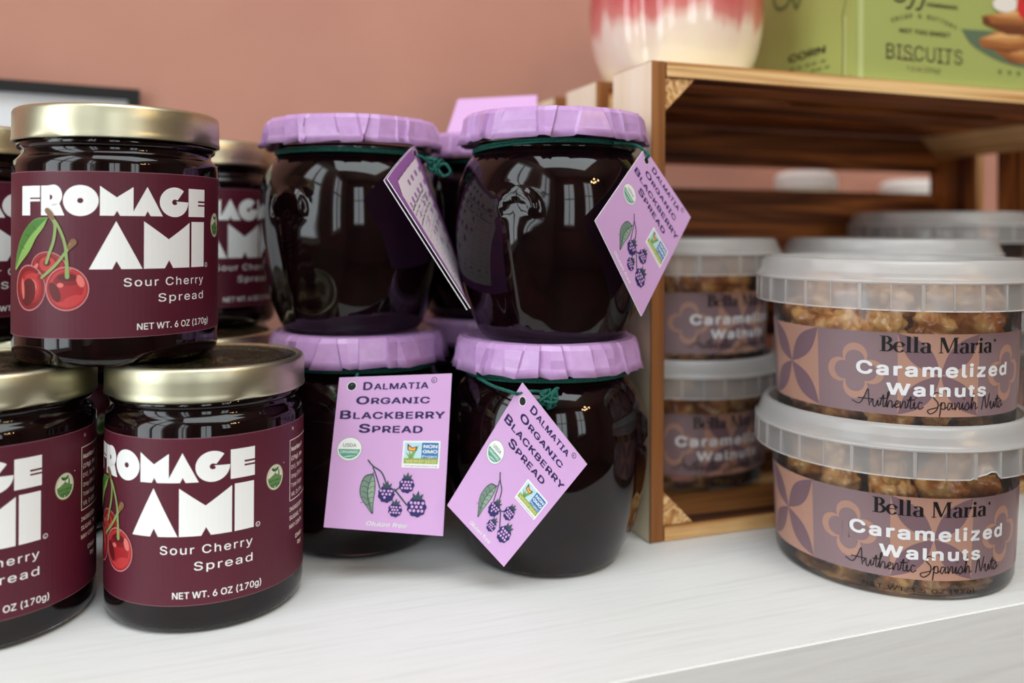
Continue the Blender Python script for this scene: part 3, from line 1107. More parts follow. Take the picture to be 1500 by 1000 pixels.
def blackberry_jar(x, y, z, label, rot, seed):
    r = thing('blackberry_spread_jar', label, 'jar', (x, y, z), 0, 'paper capped blackberry spread jars')
    blackberry_body(r, rot)
    paper_cap(r, seed)
    return r


BH = 92.0
FJ, IJ, GJ, HJ, JJ, KJ = (15, 363.5), (-68, 382), (17.5, 363), (-72, 387), (-13, 450), (-13, 449)


def facing(c, deg):
    """turn that puts the handle relief deg to the right of the side facing the camera"""
    return cam_angle(*c) + math.radians(deg)


# lower right
j = blackberry_jar(*FJ, 0, 'lower right blackberry jar beside the crate, lilac tag hanging askew like a diamond', facing(FJ, 84), 11)
hang_tag(j, [ray(765, 560, 321), ray(860, 680, 316), ray(738, 830, 320), ray(655, 740, 324)], FRONT, hole=(4.6, -5.0))
hl = ray(757, 575, 320.5) - j.location / MM
string(j, (.3, -.2), ray(804, 581, 322) - j.location / MM,
       [[ray(700, 553, 338) - j.location / MM, ray(722, 565, 327) - j.location / MM, hl + Vector((-2, -1.5, .5)), hl + Vector((0, .6, -.6))],
        [hl + Vector((0, .6, -.6)), ray(775, 573, 322) - j.location / MM, ray(800, 574, 325) - j.location / MM]], 3)
# lower left
j = blackberry_jar(*IJ, 0, 'lower left blackberry jar with its lilac tag hanging upright and facing forward', facing(IJ, 40), 12)
hang_tag(j, [ray(497, 553, 331), ray(662, 547, 331), ray(649, 785, 329), ray(474, 772, 328)], FRONT, hole=(5.2, -3.6))
hl = ray(516, 563, 331.4) - j.location / MM
string(j, (0, -.3), None, [[hl + Vector((1, 6, 3)), hl + Vector((.4, 1.6, .8)), hl + Vector((0, -.2, 0)), hl + Vector((-.6, .8, -1.2))],
                           [hl + Vector((-6, 5, -2)), hl + Vector((-3, 3, -3)), hl + Vector((-8, 4, -6))]], 4)
# upper right
j = blackberry_jar(*GJ, BH, 'upper right blackberry jar with its lilac tag turned edgewise toward the crate', facing(GJ, -20), 13)
hang_tag(j, [ray(945, 217, 338), ray(1012, 318, 350), ray(940, 463, 330), ray(872, 323, 315)], FRONT, hole=(4.4, -4.6))
hl = ray(947, 229, 337.5) - j.location / MM
string(j, (.8, -1.2), None, [[ray(900, 209, 334) - j.location / MM, ray(930, 212, 339) - j.location / MM, hl + Vector((.4, -1, .8)), hl + Vector((.2, .6, -.6))]], 5)
# upper left
j = blackberry_jar(*HJ, BH, 'upper left blackberry jar with its tag turned to show the white facts page', facing(HJ, -40), 14)
hang_tag(j, [ray(566, 262, 316), ray(606, 214, 354), ray(672, 390, 378), ray(688, 452, 331)], BACK, hole=(40.8, -2.6), bend=-1.2, leaves=2, back='tag_purple')
string(j, (-.2, .6), ray(636, 241, 358) - j.location / MM,
       [[ray(590, 232, 352) - j.location / MM, ray(612, 228, 354) - j.location / MM, ray(630, 238, 357) - j.location / MM],
        [ray(640, 245, 357) - j.location / MM, ray(652, 240, 356) - j.location / MM, ray(660, 252, 356) - j.location / MM, ray(650, 258, 356) - j.location / MM, ray(643, 250, 356) - j.location / MM]], 6)
# rear pair
j = blackberry_jar(*JJ, BH, 'blackberry jar stacked behind the two upper jars, blank lilac tag sticking up', facing(JJ, 60), 15)
hang_tag(j, [ray(671, 145, 446), ray(787, 139, 446), ray(782, 205, 424), ray(650, 208, 424)], None)
string(j, (0, 0), None, (), 7)
j = blackberry_jar(*KJ, 0, 'blackberry jar on the counter in the gap behind the two lower jars', facing(KJ, 60), 16)
string(j, (0, 0), None, (), 8)


# ------------------------------------------------------------------ the crate
crate = thing('wooden_crate', 'open-fronted burnt pine crate standing on its side on the counter', 'crate', S(0, 0, 0), PHI)
KW, KD, KH, KT = 318.0, 150.0, 211.0, 7.0


def slat(a, b, axis, inner, faces=None):
    """faces: {index into (bottom, top, -y, +y, -x, +x): finish}"""
    bm = bmesh.new()
    fs = add_box(bm, a, b)
    mats = [W_AX[inner, axis]]
    for k, nm in (faces or {}).items():
        mats.append(W_AX[nm, axis])
        fs[k].material_index = len(mats) - 1
    bmesh.ops.bevel(bm, geom=[e for e in bm.edges], offset=0.0004, segments=1, affect='EDGES')
    return obj('slat', bm, mats, crate)


for t0, t1 in ((0, 38), (56, 94), (110, 150)):
    slat((0, t0, 0), (KT, t1, KH), 2, 'burnt', {4: 'bare', 2: 'stile', 1: 'bare'})
    slat((KW - KT, t0, 0), (KW, t1, KH), 2, 'dark', {5: 'bare', 2: 'edge'})
    slat((KT, t0, KH - KT), (KW - KT, t1, KH), 0, 'dark', {1: 'bare', 2: 'edge'} if t0 == 0 else {1: 'bare'})
    slat((KT, t0, 0), (KW - KT, t1, KT), 0, 'burnt', {0: 'bare', 2: 'edge'})
for z0, z1 in ((8, 50), (68, 108), (122, 164), (179, 203)):
    slat((KT, KD - KT, z0), (KW - KT, KD, z1), 0, 'dark', {3: 'bare'})
for sx, sz in ((0, 0), (0, 1), (1, 0), (1, 1)):
    x = KT if sx == 0 else KW - KT
    z = KT if sz == 0 else KH - KT
    dx, dz = (15 if sx == 0 else -15), (15 if sz == 0 else -15)
    bm = bmesh.new()
    add_prism(bm, [(x, z), (x + dx, z), (x, z + dz)], 1.0, KD - KT, 1)
    obj('corner_post', bm, W_AX['edge', 1], crate)

# ------------------------------------------------------------------ walnut tubs
TUBH = 60.5


def tub_r(z):
    return 45.6 + z * 0.042


def tub_label_art():
    a = Art()
    z0, z1 = 7.9, 38.6
    a.rect(-87.7, z0, 92.3, z1, 'mauve', 0)
    for k in range(-2, 4):
        cx = -12.7 + 30 * k
        cz = 23.4
        if k % 2:      # star tile
            a.rect(max(cx - 15, -87.7), z0, min(cx + 15, 92.3), z1, 'tan', 1)
            for sx in (-1, 1):
                for sz in (-1, 1):
                    ex, ez = 15 * sx, 15.2 * sz
                    L = []
                    for i in range(13):
                        t = i / 12
                        b = 4.0 * sin(pi * t)
                        nx, nz = -ez / 21.4, ex / 21.4
                        L.append((cx + ex * t + nx * b, cz + ez * t + nz * b))
                    for i in range(11, 0, -1):
                        t = i / 12
                        b = -4.0 * sin(pi * t)
                        nx, nz = -ez / 21.4, ex / 21.4
                        L.append((cx + ex * t + nx * b, cz + ez * t + nz * b))
                    a.poly([L], 'mauve_dark', 2)
        else:          # four-lobed flower
            for dx, dz in ((0, 1), (0, -1), (1, 0), (-1, 0)):
                a.ellipse(cx + 6.0 * dx, cz + 6.0 * dz, 4.6, 4.6, 'tan', 1, 28)
            for dx, dz in ((0, 1), (0, -1), (1, 0), (-1, 0)):
                a.ellipse(cx + 4.3 * dx, cz + 4.3 * dz, 3.6, 3.6, 'mauve', 2, 24)
            a.ellipse(cx, cz, 3.6, 3.6, 'mauve', 2, 24)
    # name in high-contrast serif letters
    def glyph(a, ch, x, b, h):
        th, hr = .17 * h, .045 * h
        xh = .66 * h
        st = lambda p, w, sm=0: a.stroke([(x + q[0] * h, b + q[1] * h) for q in p], w if not isinstance(w, list) else w, 'black_ink', 5, caps=False, smooth=sm)
        stem = lambda cx, y0, y1: a.rect(x + cx * h - th / 2, b + y0 * h, x + cx * h + th / 2, b + y1 * h, 'black_ink', 5)
        ser = lambda cx, y, w=.34: a.rect(x + (cx - w / 2) * h, b + y * h - hr / 2, x + (cx + w / 2) * h, b + y * h + hr / 2, 'black_ink', 5)
        bowl = lambda cx, cy, rx, ry, a0, a1: a.stroke([(x + (cx + rx * cos(t)) * h, b + (cy + ry * sin(t)) * h) for t in [a0 + (a1 - a0) * k / 16 for k in range(17)]],
                                                       [hr + (th - hr) * abs(cos(a0 + (a1 - a0) * k / 16)) ** 1.5 for k in range(17)], 'black_ink', 5, caps=False)
        if ch == 'B':
            stem(.18, 0, 1); ser(.14, .98, .28); ser(.14, .02, .28); bowl(.26, .76, .24, .22, pi / 2, -pi / 2); bowl(.26, .28, .30, .26, pi / 2, -pi / 2); return .66
        if ch == 'e':
            bowl(.27, .32, .22, .32, .3, 2 * pi - .6); st([(.1, .36), (.48, .36)], hr); return .56
        if ch == 'l':
            stem(.15, 0, 1.02); ser(.15, .02, .30); ser(.1, 1.0, .2); return .34
        if ch == 'a':
            stem(.42, 0, .5); bowl(.26, .48, .16, .16, 0, pi * .9); bowl(.26, .18, .17, .18, pi / 2, 3 * pi / 2); st([(.26, .36), (.42, .36)], hr); st([(.26, 0), (.42, .04)], hr); st([(.42, .03), (.55, .02)], hr); return .58
        if ch == 'M':
            st([(.1, 0), (.1, 1)], hr * 1.3); a.poly([[(x + .04 * h, b + h), (x + .26 * h, b + h), (x + .52 * h, b + .1 * h), (x + .42 * h, b)]], 'black_ink', 5)
            st([(.46, .05), (.78, 1)], hr * 1.2); stem(.84, 0, 1); ser(.1, .02, .24); ser(.84, .02, .34); ser(.9, .98, .2); return 1.04
        if ch == 'r':
            stem(.15, 0, .64); ser(.15, .02, .32); ser(.1, .63, .2); st([(.2, .42), (.28, .58), (.38, .62)], [hr, hr, hr * 1.6], 4); a.ellipse(x + .40 * h, b + .58 * h, .08 * h, .08 * h, 'black_ink', 5, 12); return .50
        if ch == 'i':
            stem(.15, 0, .64); ser(.15, .02, .32); ser(.1, .63, .2); a.ellipse(x + .15 * h, b + .86 * h, .1 * h, .1 * h, 'black_ink', 5, 14); return .34
        return .34
    word = 'Bella Maria'
    x, h = -3.8, 5.8
    adv = {'B': .66, 'e': .56, 'l': .34, 'a': .58, 'M': 1.04, 'r': .5, 'i': .34, ' ': .34}
    tot = sum(adv[c] for c in word) * h
    ks = (38.3 + 3.8) / tot
    for c in word:
        if c != ' ':
            g = Art()
            glyph(g, c, 0, 31.6, h)
            a.moved(g, lambda px, py: (x + px * ks, py))
        x += adv[c] * h * ks
    a.ellipse(39.6, 36.0, .5, .6, 'black_ink', 5, 10)
    a.text('Caramelized', -12.2, 22.8, 6.6, 'label_white', 6, x1=47.5, bold=.028, space=1.16)
    a.text('Walnuts', -1.6, 15.6, 6.2, 'label_white', 6, x1=36.0, bold=.028, space=1.16)
    # handwritten line
    def script(pts, x, b, h, w=.42):
        for st in pts:
            a.stroke([(x + p[0] * h, b + p[1] * h) for p in st], w, 'black_ink', 6, smooth=4)
    H = {
        'A': ([[(-.5, .35), (.1, .15), (.5, .7), (.85, 1.5), (.9, .7), (.95, .05)], [(.0, .62), (1.15, .62)]], 1.15),
        'u': ([[(-.1, .3), (.1, .65), (.12, .1), (.3, .02), (.5, .6), (.52, .1), (.75, .25)]], .72),
        't': ([[(-.05, .25), (.25, 1.1), (.2, .1), (.45, .15)], [(-.05, .75), (.55, .8)]], .42),
        'h': ([[(-.05, .2), (.3, 1.3), (.15, 1.2), (.1, 0), (.3, .6), (.5, .5), (.5, .05), (.7, .2)]], .66),
        'e': ([[(-.05, .25), (.3, .4), (.32, .65), (.12, .5), (.15, .05), (.5, .2)]], .48),
        'n': ([[(0, .6), (.05, 0), (.25, .6), (.42, .55), (.42, .05), (.65, .25)]], .62),
        'i': ([[(0, .3), (.12, .62), (.1, .05), (.32, .2)], [(.2, .95), (.24, .98)]], .32),
        'c': ([[(.42, .55), (.2, .62), (.08, .3), (.2, .02), (.5, .2)]], .5),
        'S': ([[(.95, 1.35), (.5, 1.5), (.3, 1.1), (.7, .6), (.6, .0), (.1, -.35), (-.15, -.05), (.6, .2)]], .85),
        'p': ([[(0, .35), (.15, .62), (.0, -.6), (.15, .5), (.42, .6), (.42, .1), (.15, .1)], [(.42, .1), (.62, .25)]], .62),
        'a': ([[(.45, .55), (.15, .6), (.05, .2), (.2, .02), (.45, .55), (.46, .08), (.7, .22)]], .68),
        's': ([[(-.05, .2), (.25, .65), (.38, .25), (.2, .0), (.0, .1)], [(.36, .1), (.6, .25)]], .55),
        'N': ([[(0, 0), (.25, 1.2), (.55, .05), (.85, 1.3)]], .95),
        ' ': ([], .5),
    }
    s = 'Authentic Spanish Nuts'
    tot = sum(H[c][1] for c in s)
    h = (45.6 + 11.6) / tot
    x = -11.6
    for c in s:
        script(H[c][0], x, 10.6, h, .36)
        x += H[c][1] * h
    a.text('NET WT 3.5 OZ (99g)', -7.6, 3.2, 2.1, 'black_ink', 6, x1=33.8, bold=.006, space=1.1)
    return a


def make_tub():
    root = thing('walnut_tub', 'x', 'tub')
    bm = bmesh.new()
    lathe(bm, [(46.9, 58.5), (tub_r(47), 47.0), (tub_r(38.6), 38.6), (tub_r(20), 20), (tub_r(3), 3), (45.2, 1.6), (44.4, .4), (43.4, 0), (42.4, .8), (40, 1.4), (0, 1.4)], 128)
    bmesh.ops.recalc_face_normals(bm, faces=bm.faces)
    obj('tub_body', bm, M_CLEAR, root, 40)
    bm = bmesh.new()
    lathe(bm, [(0, 60.3), (46.4, 60.3), (47.6, 60.6), (48.6, 65.2), (49.2, 65.7), (50.4, 65.7), (51.2, 65.2), (51.8, 64.2), (52.6, 62.2), (53.6, 59.6), (54.2, 58.6), (54.8, 58.3), (54.9, 57.6), (54.5, 57.0), (54.2, 56.4),
               (54.35, 53), (54.5, 49), (54.55, 47.8), (54.6, 47.3), (54.2, 47.2)], 160)
    bmesh.ops.recalc_face_normals(bm, faces=bm.faces)
    for f in bm.faces:
        z, r = f.calc_center_median().z / MM, f.calc_center_median().xy.length / MM
        if r > 54 and z < 57: f.material_index = 1
        if r > 54 and (z < 47.8 or 57.0 < z < 58): f.material_index = 2
    lid = obj('lid', bm, [M_LID, M_SKIRT, M_RIM], root, 35)
    bm = bmesh.new()
    n = 32
    for k in range(n):
        a0 = 2 * pi * k / n
        w = (1.3 if k % 2 else .5) / 54.6
        vs = []
        for r in (53.4, 54.75):
            for z in (47.6, 56.9):
                for a in (a0 - w / 2, a0 + w / 2):
                    vs.append(bm.verts.new((r * cos(a) * MM, r * sin(a) * MM, z * MM)))
        for q in ((4, 5, 7, 6), (0, 4, 6, 2), (1, 3, 7, 5), (0, 1, 5, 4), (2, 6, 7, 3)):
            bm.faces.new([vs[i] for i in q])
    bmesh.ops.recalc_face_normals(bm, faces=bm.faces)
    obj('lid_ribs', bm, M_RIB, lid)
    tub_label_art().build('label', lambda u, v, h: Vector(((tub_r(v) + .12 + h) * cos(u / 47 - pi / 2), (tub_r(v) + .12 + h) * sin(u / 47 - pi / 2), v)), root, cut=2.5, lift=.03)
    return root


TUB_PROTO = []


def tub(p, z, label, u0, name='walnut_tub', zs=1.0):
    x, y = p
    if not TUB_PROTO:
        TUB_PROTO.append(make_tub())
        r = TUB_PROTO[0]
    else:
        r = thing('walnut_tub', label, 'tub')
        for ch in TUB_PROTO[0].children: copy_part(ch, r)
    tag(r, label, 'tub', 'clear tubs of caramelized walnuts')
    r.location = Vector((x, y, z)) * MM
    r.scale = (1, 1, zs)
    r.rotation_euler = (0, 0, cam_angle(x, y) + pi / 2 - u0 / 47)
    return r


NUTS = []


def make_nut_mesh(seed):
    bm = bmesh.new()
    bmesh.ops.create_icosphere(bm, subdivisions=4, radius=1.0)
    off = Vector((seed * 7.3, seed * 3.1, seed * 1.7))
    for v in bm.verts:
        p = v.co.copy()
        n1 = noise.noise(p * 1.6 + off)
        n2 = abs(noise.noise(p * 2.9 + off * 2))
        n3 = noise.noise(p * 7 + off)
        k = 1 + .26 * n1 - .40 * max(0, .26 - n2) * 2 + .02 * n3
        k -= .28 * math.exp(-(p.x / .16) ** 2) * (1 if p.z > -.3 else .3)
        v.co = Vector((p.x * 10.8 * k, p.y * 12.2 * k, p.z * 7.8 * k)) * MM
    o = obj('walnut', bm, M_NUT, None, 180)
    return o


def fill_nuts(p, z, label, group, seed, rings, zs=1.0):
    rnd = random.Random(seed)
    x, y = p
    for (zz, rad, n, arc) in rings:
        for k in range(n):
            a = cam_angle(x, y) + (arc * (2 * k / max(n - 1, 1) - 1) if arc < pi - .01 else 2 * pi * k / n) + rnd.uniform(-.05, .05)
            rr = rad + rnd.uniform(-1.5, .4)
            if len(NUTS) < 5:
                o = make_nut_mesh(len(NUTS) + 1)
                NUTS.append(o)
            else:
                o = rnd.choice(NUTS).copy()
                COL.objects.link(o)
            tag(o, label, 'walnut', group)
            o.location = Vector((x + rr * cos(a), y + rr * sin(a), z + (zz + rnd.uniform(-1.2, 1.2)) * zs)) * MM
            o.rotation_euler = (rnd.uniform(0, 6), rnd.uniform(0, 6), rnd.uniform(0, 6))
            s = rnd.uniform(.82, 1.05)
            o.scale = (s, s, s)


FULL = [(10.5, 31.2, 11, pi), (25, 31.8, 10, pi), (39, 32.6, 11, pi), (49, 31, 9, pi), (46, 14, 4, pi)]
FEW = [(10.5, 31.2, 6, 1.6), (25, 31.8, 6, 1.6), (39, 32.6, 7, 1.7), (49, 30, 5, 1.5), (46, 14, 3, pi)]
Dp, Ep = (160.2, 360.4), (160.2, 361.0)
tub(Dp, TUBH, 'upper tub of walnuts at front right, stacked on another tub before the crate', 0)
tub(Ep, 0, 'lower tub of walnuts at front right, torn lid rim, on the counter', 2.0)
for o in bpy.data.objects:
    if o.get('label', '').startswith('lower tub of walnuts at front right'):
        lid_e = [c for c in o.children if c.name.startswith('lid')][0]
        lid_e.data = lid_e.data.copy()
        a_t = cam_angle(*Ep) + u_at(*Ep, 54.6, 1450) / 54.6 - o.rotation_euler.z
        for v in lid_e.data.vertices:
            if v.co.z < .0485 and v.co.xy.length > .053:
                d = ((atan2(v.co.y, v.co.x) - a_t + pi) % (2 * pi) - pi) * 54.6
                if abs(d) < 5.5:
                    v.co.z += MM * max(0, 2.6 * (1 - (abs(d) / 5.5) ** 2) + .8 * sin(d * 2.3))
fill_nuts(Dp, TUBH, 'caramelized walnut inside the upper front right tub', 'walnuts in the upper front tub', 1, FULL)
fill_nuts(Ep, 0, 'caramelized walnut inside the lower front right tub', 'walnuts in the lower front tub', 2, FULL)
Rp = tuple(S(62.5, 81.7).xy)
uR = -12 - u_at(*Rp, 47, 1012)
tub(Rp, KT + TUBH, 'upper tub of walnuts in the left corner inside the crate', uR)
tub(Rp, KT, 'lower tub of walnuts in the left corner inside the crate', -12 - u_at(*Rp, 47, 991))
fill_nuts(Rp, KT + TUBH, 'caramelized walnut inside the upper tub in the crate corner', 'walnuts in the upper crate tub', 3, FEW)
fill_nuts(Rp, KT, 'caramelized walnut inside the lower tub in the crate corner', 'walnuts in the lower crate tub', 4, FEW)
Sp = tuple(S(165, 36).xy)
tub(Sp, KT, 'bottom tub in the middle of the crate, hidden behind the front tubs', 10)
tub(Sp, KT + TUBH, 'tub in the middle of the crate whose frosted lid shows above the front tubs', 10)
Tp = tuple(S(256, 88).xy)
Up = tuple(S(262, -53).xy)
tub(Tp, KT, 'bottom tub at the right end inside the crate', 10, zs=1.26)
tub(Tp, KT + TUBH * 1.26, 'tub with the highest frosted lid at the right end inside the crate', 10)
tub(Up, 0, 'lower tub on the counter at the right edge, behind the front tubs', 10)
tub(Up, TUBH, 'upper tub at the right edge, just showing behind the front tubs', 10)

# ------------------------------------------------------------------ on top of the crate
M_PEACH = mat('glazed_peach_ceramic', rough=0.12, coat=0.6)
N, L, b = nt(M_PEACH)
tc = N.new('ShaderNodeTexCoord'); sep = N.new('ShaderNodeSeparateXYZ')
L.new(tc.outputs['Object'], sep.inputs[0])
mp = N.new('ShaderNodeMapping'); mp.inputs['Scale'].default_value = (55, 55, 7)
L.new(tc.outputs['Object'], mp.inputs[0])
nz = N.new('ShaderNodeTexNoise'); nz.inputs['Scale'].default_value = 1.0; nz.inputs['Detail'].default_value = 4
L.new(mp.outputs[0], nz.inputs['Vector'])
m1 = N.new('ShaderNodeMath'); m1.operation = 'MULTIPLY_ADD'; m1.inputs[1].default_value = 0.050; m1.inputs[2].default_value = -0.025
L.new(nz.outputs['Fac'], m1.inputs[0])
m2 = N.new('ShaderNodeMath'); m2.operation = 'ADD'
L.new(sep.outputs['Z'], m2.inputs[0]); L.new(m1.outputs[0], m2.inputs[1])
mr = N.new('ShaderNodeMapRange'); mr.inputs['From Min'].default_value = 0.010; mr.inputs['From Max'].default_value = 0.044
L.new(m2.outputs[0], mr.inputs['Value'])
cr = N.new('ShaderNodeValToRGB')
while len(cr.color_ramp.elements) < 4: cr.color_ramp.elements.new(.5)
for e, p in zip(cr.color_ramp.elements, (0.0, .42, .64, 1.0)): e.position = p
for e, c in zip(cr.color_ramp.elements, ((242, 226, 204), (240, 216, 200), (214, 128, 120), (196, 76, 82))): e.color = lin(c)
L.new(mr.outputs[0], cr.inputs[0])
L.new(cr.outputs[0], b.inputs['Base Color'])

pp = S(49.5, 64.5, KH)
t = thing('ceramic_peach', 'glazed pink and cream ceramic peach jar on top of the crate', 'ornament', pp, cam_angle(pp.x, pp.y))
def peach_disp(a, z, r):
    d = -3.4 * math.exp(-(((a + .36 + pi) % (2 * pi) - pi) / .13) ** 2) * max(0, min(1, (z - 2) / 12))
    d += .8 * cos(2 * (a + .36))
    return d
prof = smooth_prof([(0, .6), (20, .2), (30, 0.2), (36.5, 4), (41.5, 13), (44.6, 25), (45.8, 38), (44.8, 52), (41, 64), (34, 74), (24, 81), (14, 83), (6, 81), (0, 79)], 5)
prof = [(max(r, 0), max(z, 0.05)) for r, z in prof]
prof[0] = (0, .6); prof[-1] = (0, 79)
bm = bmesh.new()
lathe(bm, prof[::-1], 128, 0, lambda a, z, r: peach_disp(a, z, r) * min(1, r / 20))
bmesh.ops.recalc_face_normals(bm, faces=bm.faces)
obj('peach_body', bm, M_PEACH, t, 180)
bm = bmesh.new()
add_tube(bm, smooth_path([(0, 0, 78), (1, 0, 84), (4, 1, 90)], 5), 2.2, 10)
obj('stem', bm, mat('ceramic_stem', (110, 78, 48), 0.3), t, 180)
bm = bmesh.new()
L_ = [(0, 0), (6, 5), (14, 6), (24, 3), (30, 0), (24, -3.6), (14, -6), (6, -4.6)]
for zz in (0, 1.6):
    pass
vs0 = [bm.verts.new(Vector((2 + x * .9, y, 86 - .006 * x * x + 1.0)) * MM) for x, y in L_]
vs1 = [bm.verts.new(Vector((2 + x * .9, y, 86 - .006 * x * x - .6)) * MM) for x, y in L_]
bm.faces.new(vs0); bm.faces.new(vs1[::-1])
for i in range(len(L_)):
    k = (i + 1) % len(L_)
    bm.faces.new((vs0[i], vs1[i], vs1[k], vs0[k]))
bmesh.ops.recalc_face_normals(bm, faces=bm.faces)
obj('leaf', bm, mat('ceramic_leaf', (96, 130, 66), 0.25), t, 60)

# biscuit carton
BX0, BX1, BT0, BT1, BZ = 114.5, 268.0, 5.0, 92.0, 118.0
carton = bmesh.new()
add_box(carton, (BX0, BT0, KH), (BX1, BT1, KH + BZ), fn=lambda p: p - Vector((0, 0, KH)))
bmesh.ops.bevel(carton, geom=carton.edges[:], offset=0.0006, segments=2, affect='EDGES')
fr = Art()
dz = lambda z: z - KH
fr.rect(BX0 + 1.6, 0.6, BX0 + 5, BZ - .6, 'box_fold', 1)
fr.text('BISCUITS', 133.5, dz(222.6), 10.6, 'box_dark', 2, x1=183.0, bold=.0)
for x in (134.3, 143.9, 149.4, 167.4, 171.8):
    fr.rect(x - 1.0, dz(222.3), x + 2.6, dz(222.9), 'box_dark', 2)
fr.text('7.2 oz (206g)', 146.4, dz(217.4), 3.2, 'box_dark', 2, x1=168.2)
fr.text('NOT TOO SWEET', 141.6, dz(236.0), 3.0, 'box_dark', 2, x1=174.8, bold=.025)
s = 'CRISP & BUTTERY'
for i, ch in enumerate(s):
    if ch == ' ': continue
    q = (i - (len(s) - 1) / 2) / ((len(s) - 1) / 2)
    ang = -q * .36
    fr.text(ch, 157.6 + 56 * sin(q * .36), dz(188.2) + 56 * cos(q * .36) - .2 * q, 3.0, 'box_dark', 2, bold=.025, rot=ang, align='c')
fr.text('HOMEMADE', 159.0, dz(250.6), 2.6, 'box_dark', 2, x1=179.5, bold=.03)
for x0 in (147.6, 154.0):
    fr.stroke([(x0 - 1.6, dz(248.4)), (x0 + 1.2, dz(249.4)), (x0 + 4.0, dz(256)), (x0 + 6.6, dz(265)), (x0 + 9.0, dz(266)), (x0 + 6.8, dz(259)), (x0 + 3.6, dz(255))], [1.2, 1.5, 1.7, 1.2, .8, 1.0, .8], 'box_dark', 2, smooth=5)
fr.stroke([(146.5, dz(264)), (141.5, dz(266)), (140.4, dz(260)), (144, dz(259.2)), (139.2, dz(257)), (138.6, dz(252.4)), (143.0, dz(251.6)), (147.4, dz(255))], 1.4, 'box_dark', 2, smooth=5)
fr.stroke([(160.5, dz(262)), (160.3, dz(256.6)), (163, dz(256.8)), (165.6, dz(260)), (164.4, dz(262)), (163.6, dz(257.2)), (168, dz(257.4)), (171, dz(262)), (169.6, dz(256.6))], 1.0, 'box_dark', 2, smooth=5)
# printed stack of biscuits
sh = smooth_path([(182, dz(241), 0), (190, dz(233), 0), (208, dz(226.5), 0), (228, dz(224), 0), (246, dz(226), 0), (240, dz(238), 0), (210, dz(241.5), 0), (182, dz(241), 0)], 5)
fr.poly([[(p.x, p.y) for p in sh[:-1]]], 'print_shadow', 2)


def biscuit(cx, cy, w, h, rot, layer, top='biscuit_a', side='biscuit_b'):
    c, s_ = cos(rot), sin(rot)
    q = lambda L: [(cx + x * c - y * s_, cy + x * s_ + y * c) for x, y in L]
    fr.poly([q([(-w, 0), (-w * .94, -h * .9), (-w * .1, -h * 1.5), (w, -h * .8), (w, 0), (0, h * .3)])], side, layer)
    fr.poly([q([(-w, 0), (-w * .3, h * 1.0), (w * .9, h * .9), (w, 0), (0, -h * .45)])], top, layer + 1)
    fr.poly([q([(-w * .8, .1 * h), (-w * .25, h * .75), (w * .5, h * .7), (w * .3, h * .2)])], 'biscuit_d', layer + 2)
    fr.poly([q([(-w * .9, -h * .75), (-w * .1, -h * 1.4), (w * .6, -h * 1.0), (-w * .1, -h * 1.1)])], 'biscuit_c', layer + 2)


biscuit(219, dz(232.0), 14, 4.2, -.22, 3)
biscuit(215, dz(238.0), 21, 4.6, .05, 6)
biscuit(216, dz(247.0), 20, 4.4, -.10, 9, 'biscuit_b', 'biscuit_c')
biscuit(224, dz(251.0), 24, 4.0, .08, 12)
fr.ellipse(212, dz(256.5), 9, 4.2, 'box_cream', 16, 24, .1)
fr.ellipse(226, dz(256.0), 6, 6.4, 'box_red', 17, 20, .6)
fr.ellipse(231, dz(262), 6, 5, 'cherry1', 18, 20)
for x in (208.8, 215.6, 222.0):
    fr.ellipse(x, dz(220.8), 1.3, 1.3, 'box_olive', 2, 12)
sd = Art()
sd.stroke([(8.6, 0.5), (8.2, 24), (8.8, 33), (6.6, 40), (8.4, 47), (7.4, 60)], .7, 'box_olive', 2, smooth=4)
sd.rect(6.0, .6, 7.6, 32, 'box_fold', 2)
sdt = Art()
sdt.text('CORN', -50.4, dz(228.0), 5.2, 'box_dark', 2, x1=-21.0, bold=.03)
for y_, xs in ((223.8, (-49, -43, -36.5, -31.5, -24.5)), (220.2, (-32, -27.5, -21.5))):    # lines of print too small to read
    for x_ in xs:
        sdt.stroke([(x_, dz(y_)), (x_ + 3.6, dz(y_ + .1))], 1.3, 'box_olive', 2, caps=False)
sd.stroke([(50, dz(268)), (60, dz(272)), (63.5, dz(266)), (60, dz(259.6)), (53, dz(259)), (48, dz(263)), (44, dz(256)), (40, dz(262))], 2.2, 'box_olive', 2, smooth=5)
o_box = thing('biscuit_box', 'green carton of biscuits standing on the crate beside the ceramic peach', 'box', S(0, 0, KH), PHI)
cb = obj('carton', carton, P['box_green'], o_box, 40)
fr.build('front_print', lambda x, y, h: Vector((x, BT0 - .08 - h, y)), o_box, lift=.03)
# the side panel runs from back (left) to front (right): its lettering is laid out on -t
sd.moved(sdt, lambda x, y: (-x, y))
sd.build('side_print', lambda x, y, h: Vector((BX0 - .08 - h, BT0 + x, y)), o_box, lift=.03)

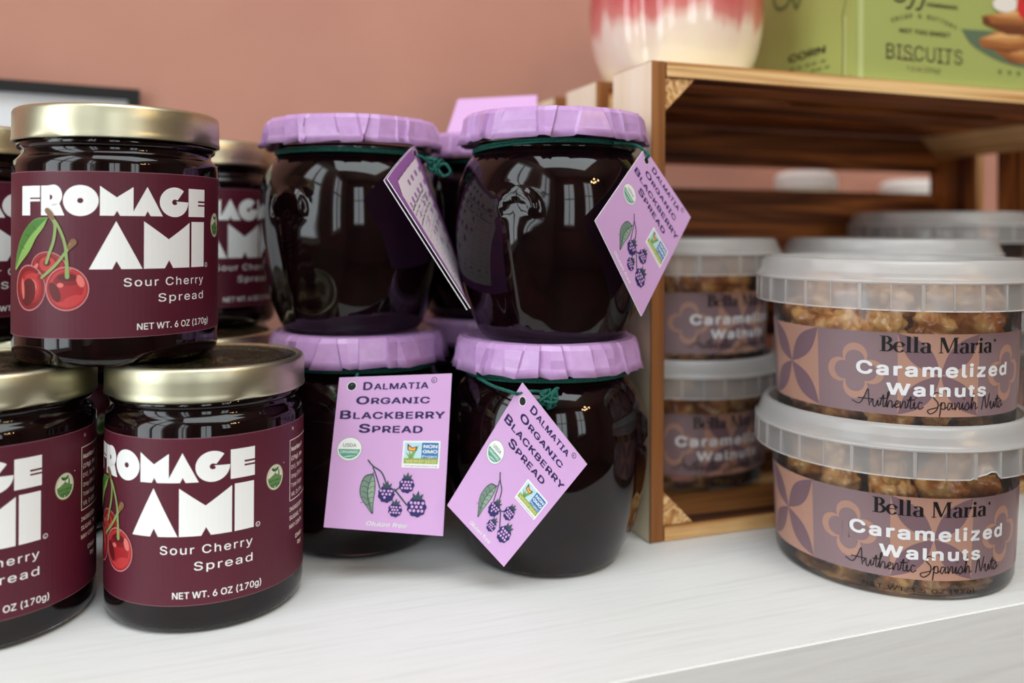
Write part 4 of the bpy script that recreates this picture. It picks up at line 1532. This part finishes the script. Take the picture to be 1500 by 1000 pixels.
# ------------------------------------------------------------------ behind
for s_, t_, r_, h_, lb in ((240, 197, 22, 182, 'white lidded canister glimpsed through the gap at the back of the crate'),
                           (345, 200, 24, 178, 'white canister behind the crate, further right of the two')):
    c = thing('white_canister', lb, 'canister', S(s_, t_, 0), 0, 'white canisters behind the crate')
    bm = bmesh.new()
    lathe(bm, [(0, h_ - 14), (r_ - 1, h_ - 14), (r_, h_ - 15), (r_, 3), (r_ - 2, 0), (0, 0)], 64)
    bmesh.ops.recalc_face_normals(bm, faces=bm.faces)
    obj('canister_body', bm, P['cream'], c, 40)
    bm = bmesh.new()
    lathe(bm, [(0, h_), (r_ - 7, h_ - .4), (r_ - 2.5, h_ - 2), (r_ + .4, h_ - 5), (r_ + .6, h_ - 13), (r_ - .6, h_ - 13.8), (0, h_ - 13.8)], 64)
    bmesh.ops.recalc_face_normals(bm, faces=bm.faces)
    obj('lid', bm, P['white'], c, 40)

# picture frame standing behind the cherry jars
fx = ray(205, 131, 512)
fa = 0.50
FWD, FH, FB = 190.0, fx.z, 6.2
pf = thing('picture_frame', 'black picture frame with white paper standing behind the cherry jars at left', 'picture frame', (fx.x, fx.y, 0), fa)
bm = bmesh.new()
for a_, b_ in (((-FWD, 0, 0), (0, 9, FB)), ((-FWD, 0, FH - FB), (0, 9, FH)), ((-FWD, 0, FB), (-FWD + FB, 9, FH - FB)), ((-FB, 0, FB), (0, 9, FH - FB))):
    add_box(bm, a_, b_)
obj('frame', bm, P['frame_black'], pf)
bm = bmesh.new()
add_box(bm, (-FWD + FB, 5, FB), (-FB, 7, FH - FB))
obj('paper', bm, P['frame_paper'], pf)

# pendant lamp hanging behind the photographer; its bulbs glint in the jars
lp = S(830, -1565, 970)
pl = thing('pendant_lamp', 'five-bulb pendant lamp hanging from the ceiling in the room', 'lamp', lp)
bm = bmesh.new()
add_tube(bm, [(0, 0, 120), (0, 0, ROOM['z1'] - lp.z)], 5, 8)
for k in range(5):
    a = 2 * pi * k / 5
    r_ = 150 if k else 20
    add_tube(bm, smooth_path([(0, 0, 130), (r_ * cos(a) * .6, r_ * sin(a) * .6, 110), (r_ * cos(a), r_ * sin(a), 40 + 22 * (k % 3))], 5), 4, 8)
obj('stem', bm, P['frame_black'], pl, 60)
M_BULB = mat('glowing_bulb', (255, 220, 170))
N_, L2, b_ = nt(M_BULB)
b_.inputs['Emission Color'].default_value = lin((255, 214, 150))
b_.inputs['Emission Strength'].default_value = 60
for k in range(5):
    a = 2 * pi * k / 5
    r_ = 150 if k else 20
    bm = bmesh.new()
    bmesh.ops.create_uvsphere(bm, u_segments=16, v_segments=10, radius=0.026)
    o = obj('bulb', bm, M_BULB, pl, 180)
    o.location = Vector((r_ * cos(a), r_ * sin(a), 12 + 22 * (k % 3))) * MM
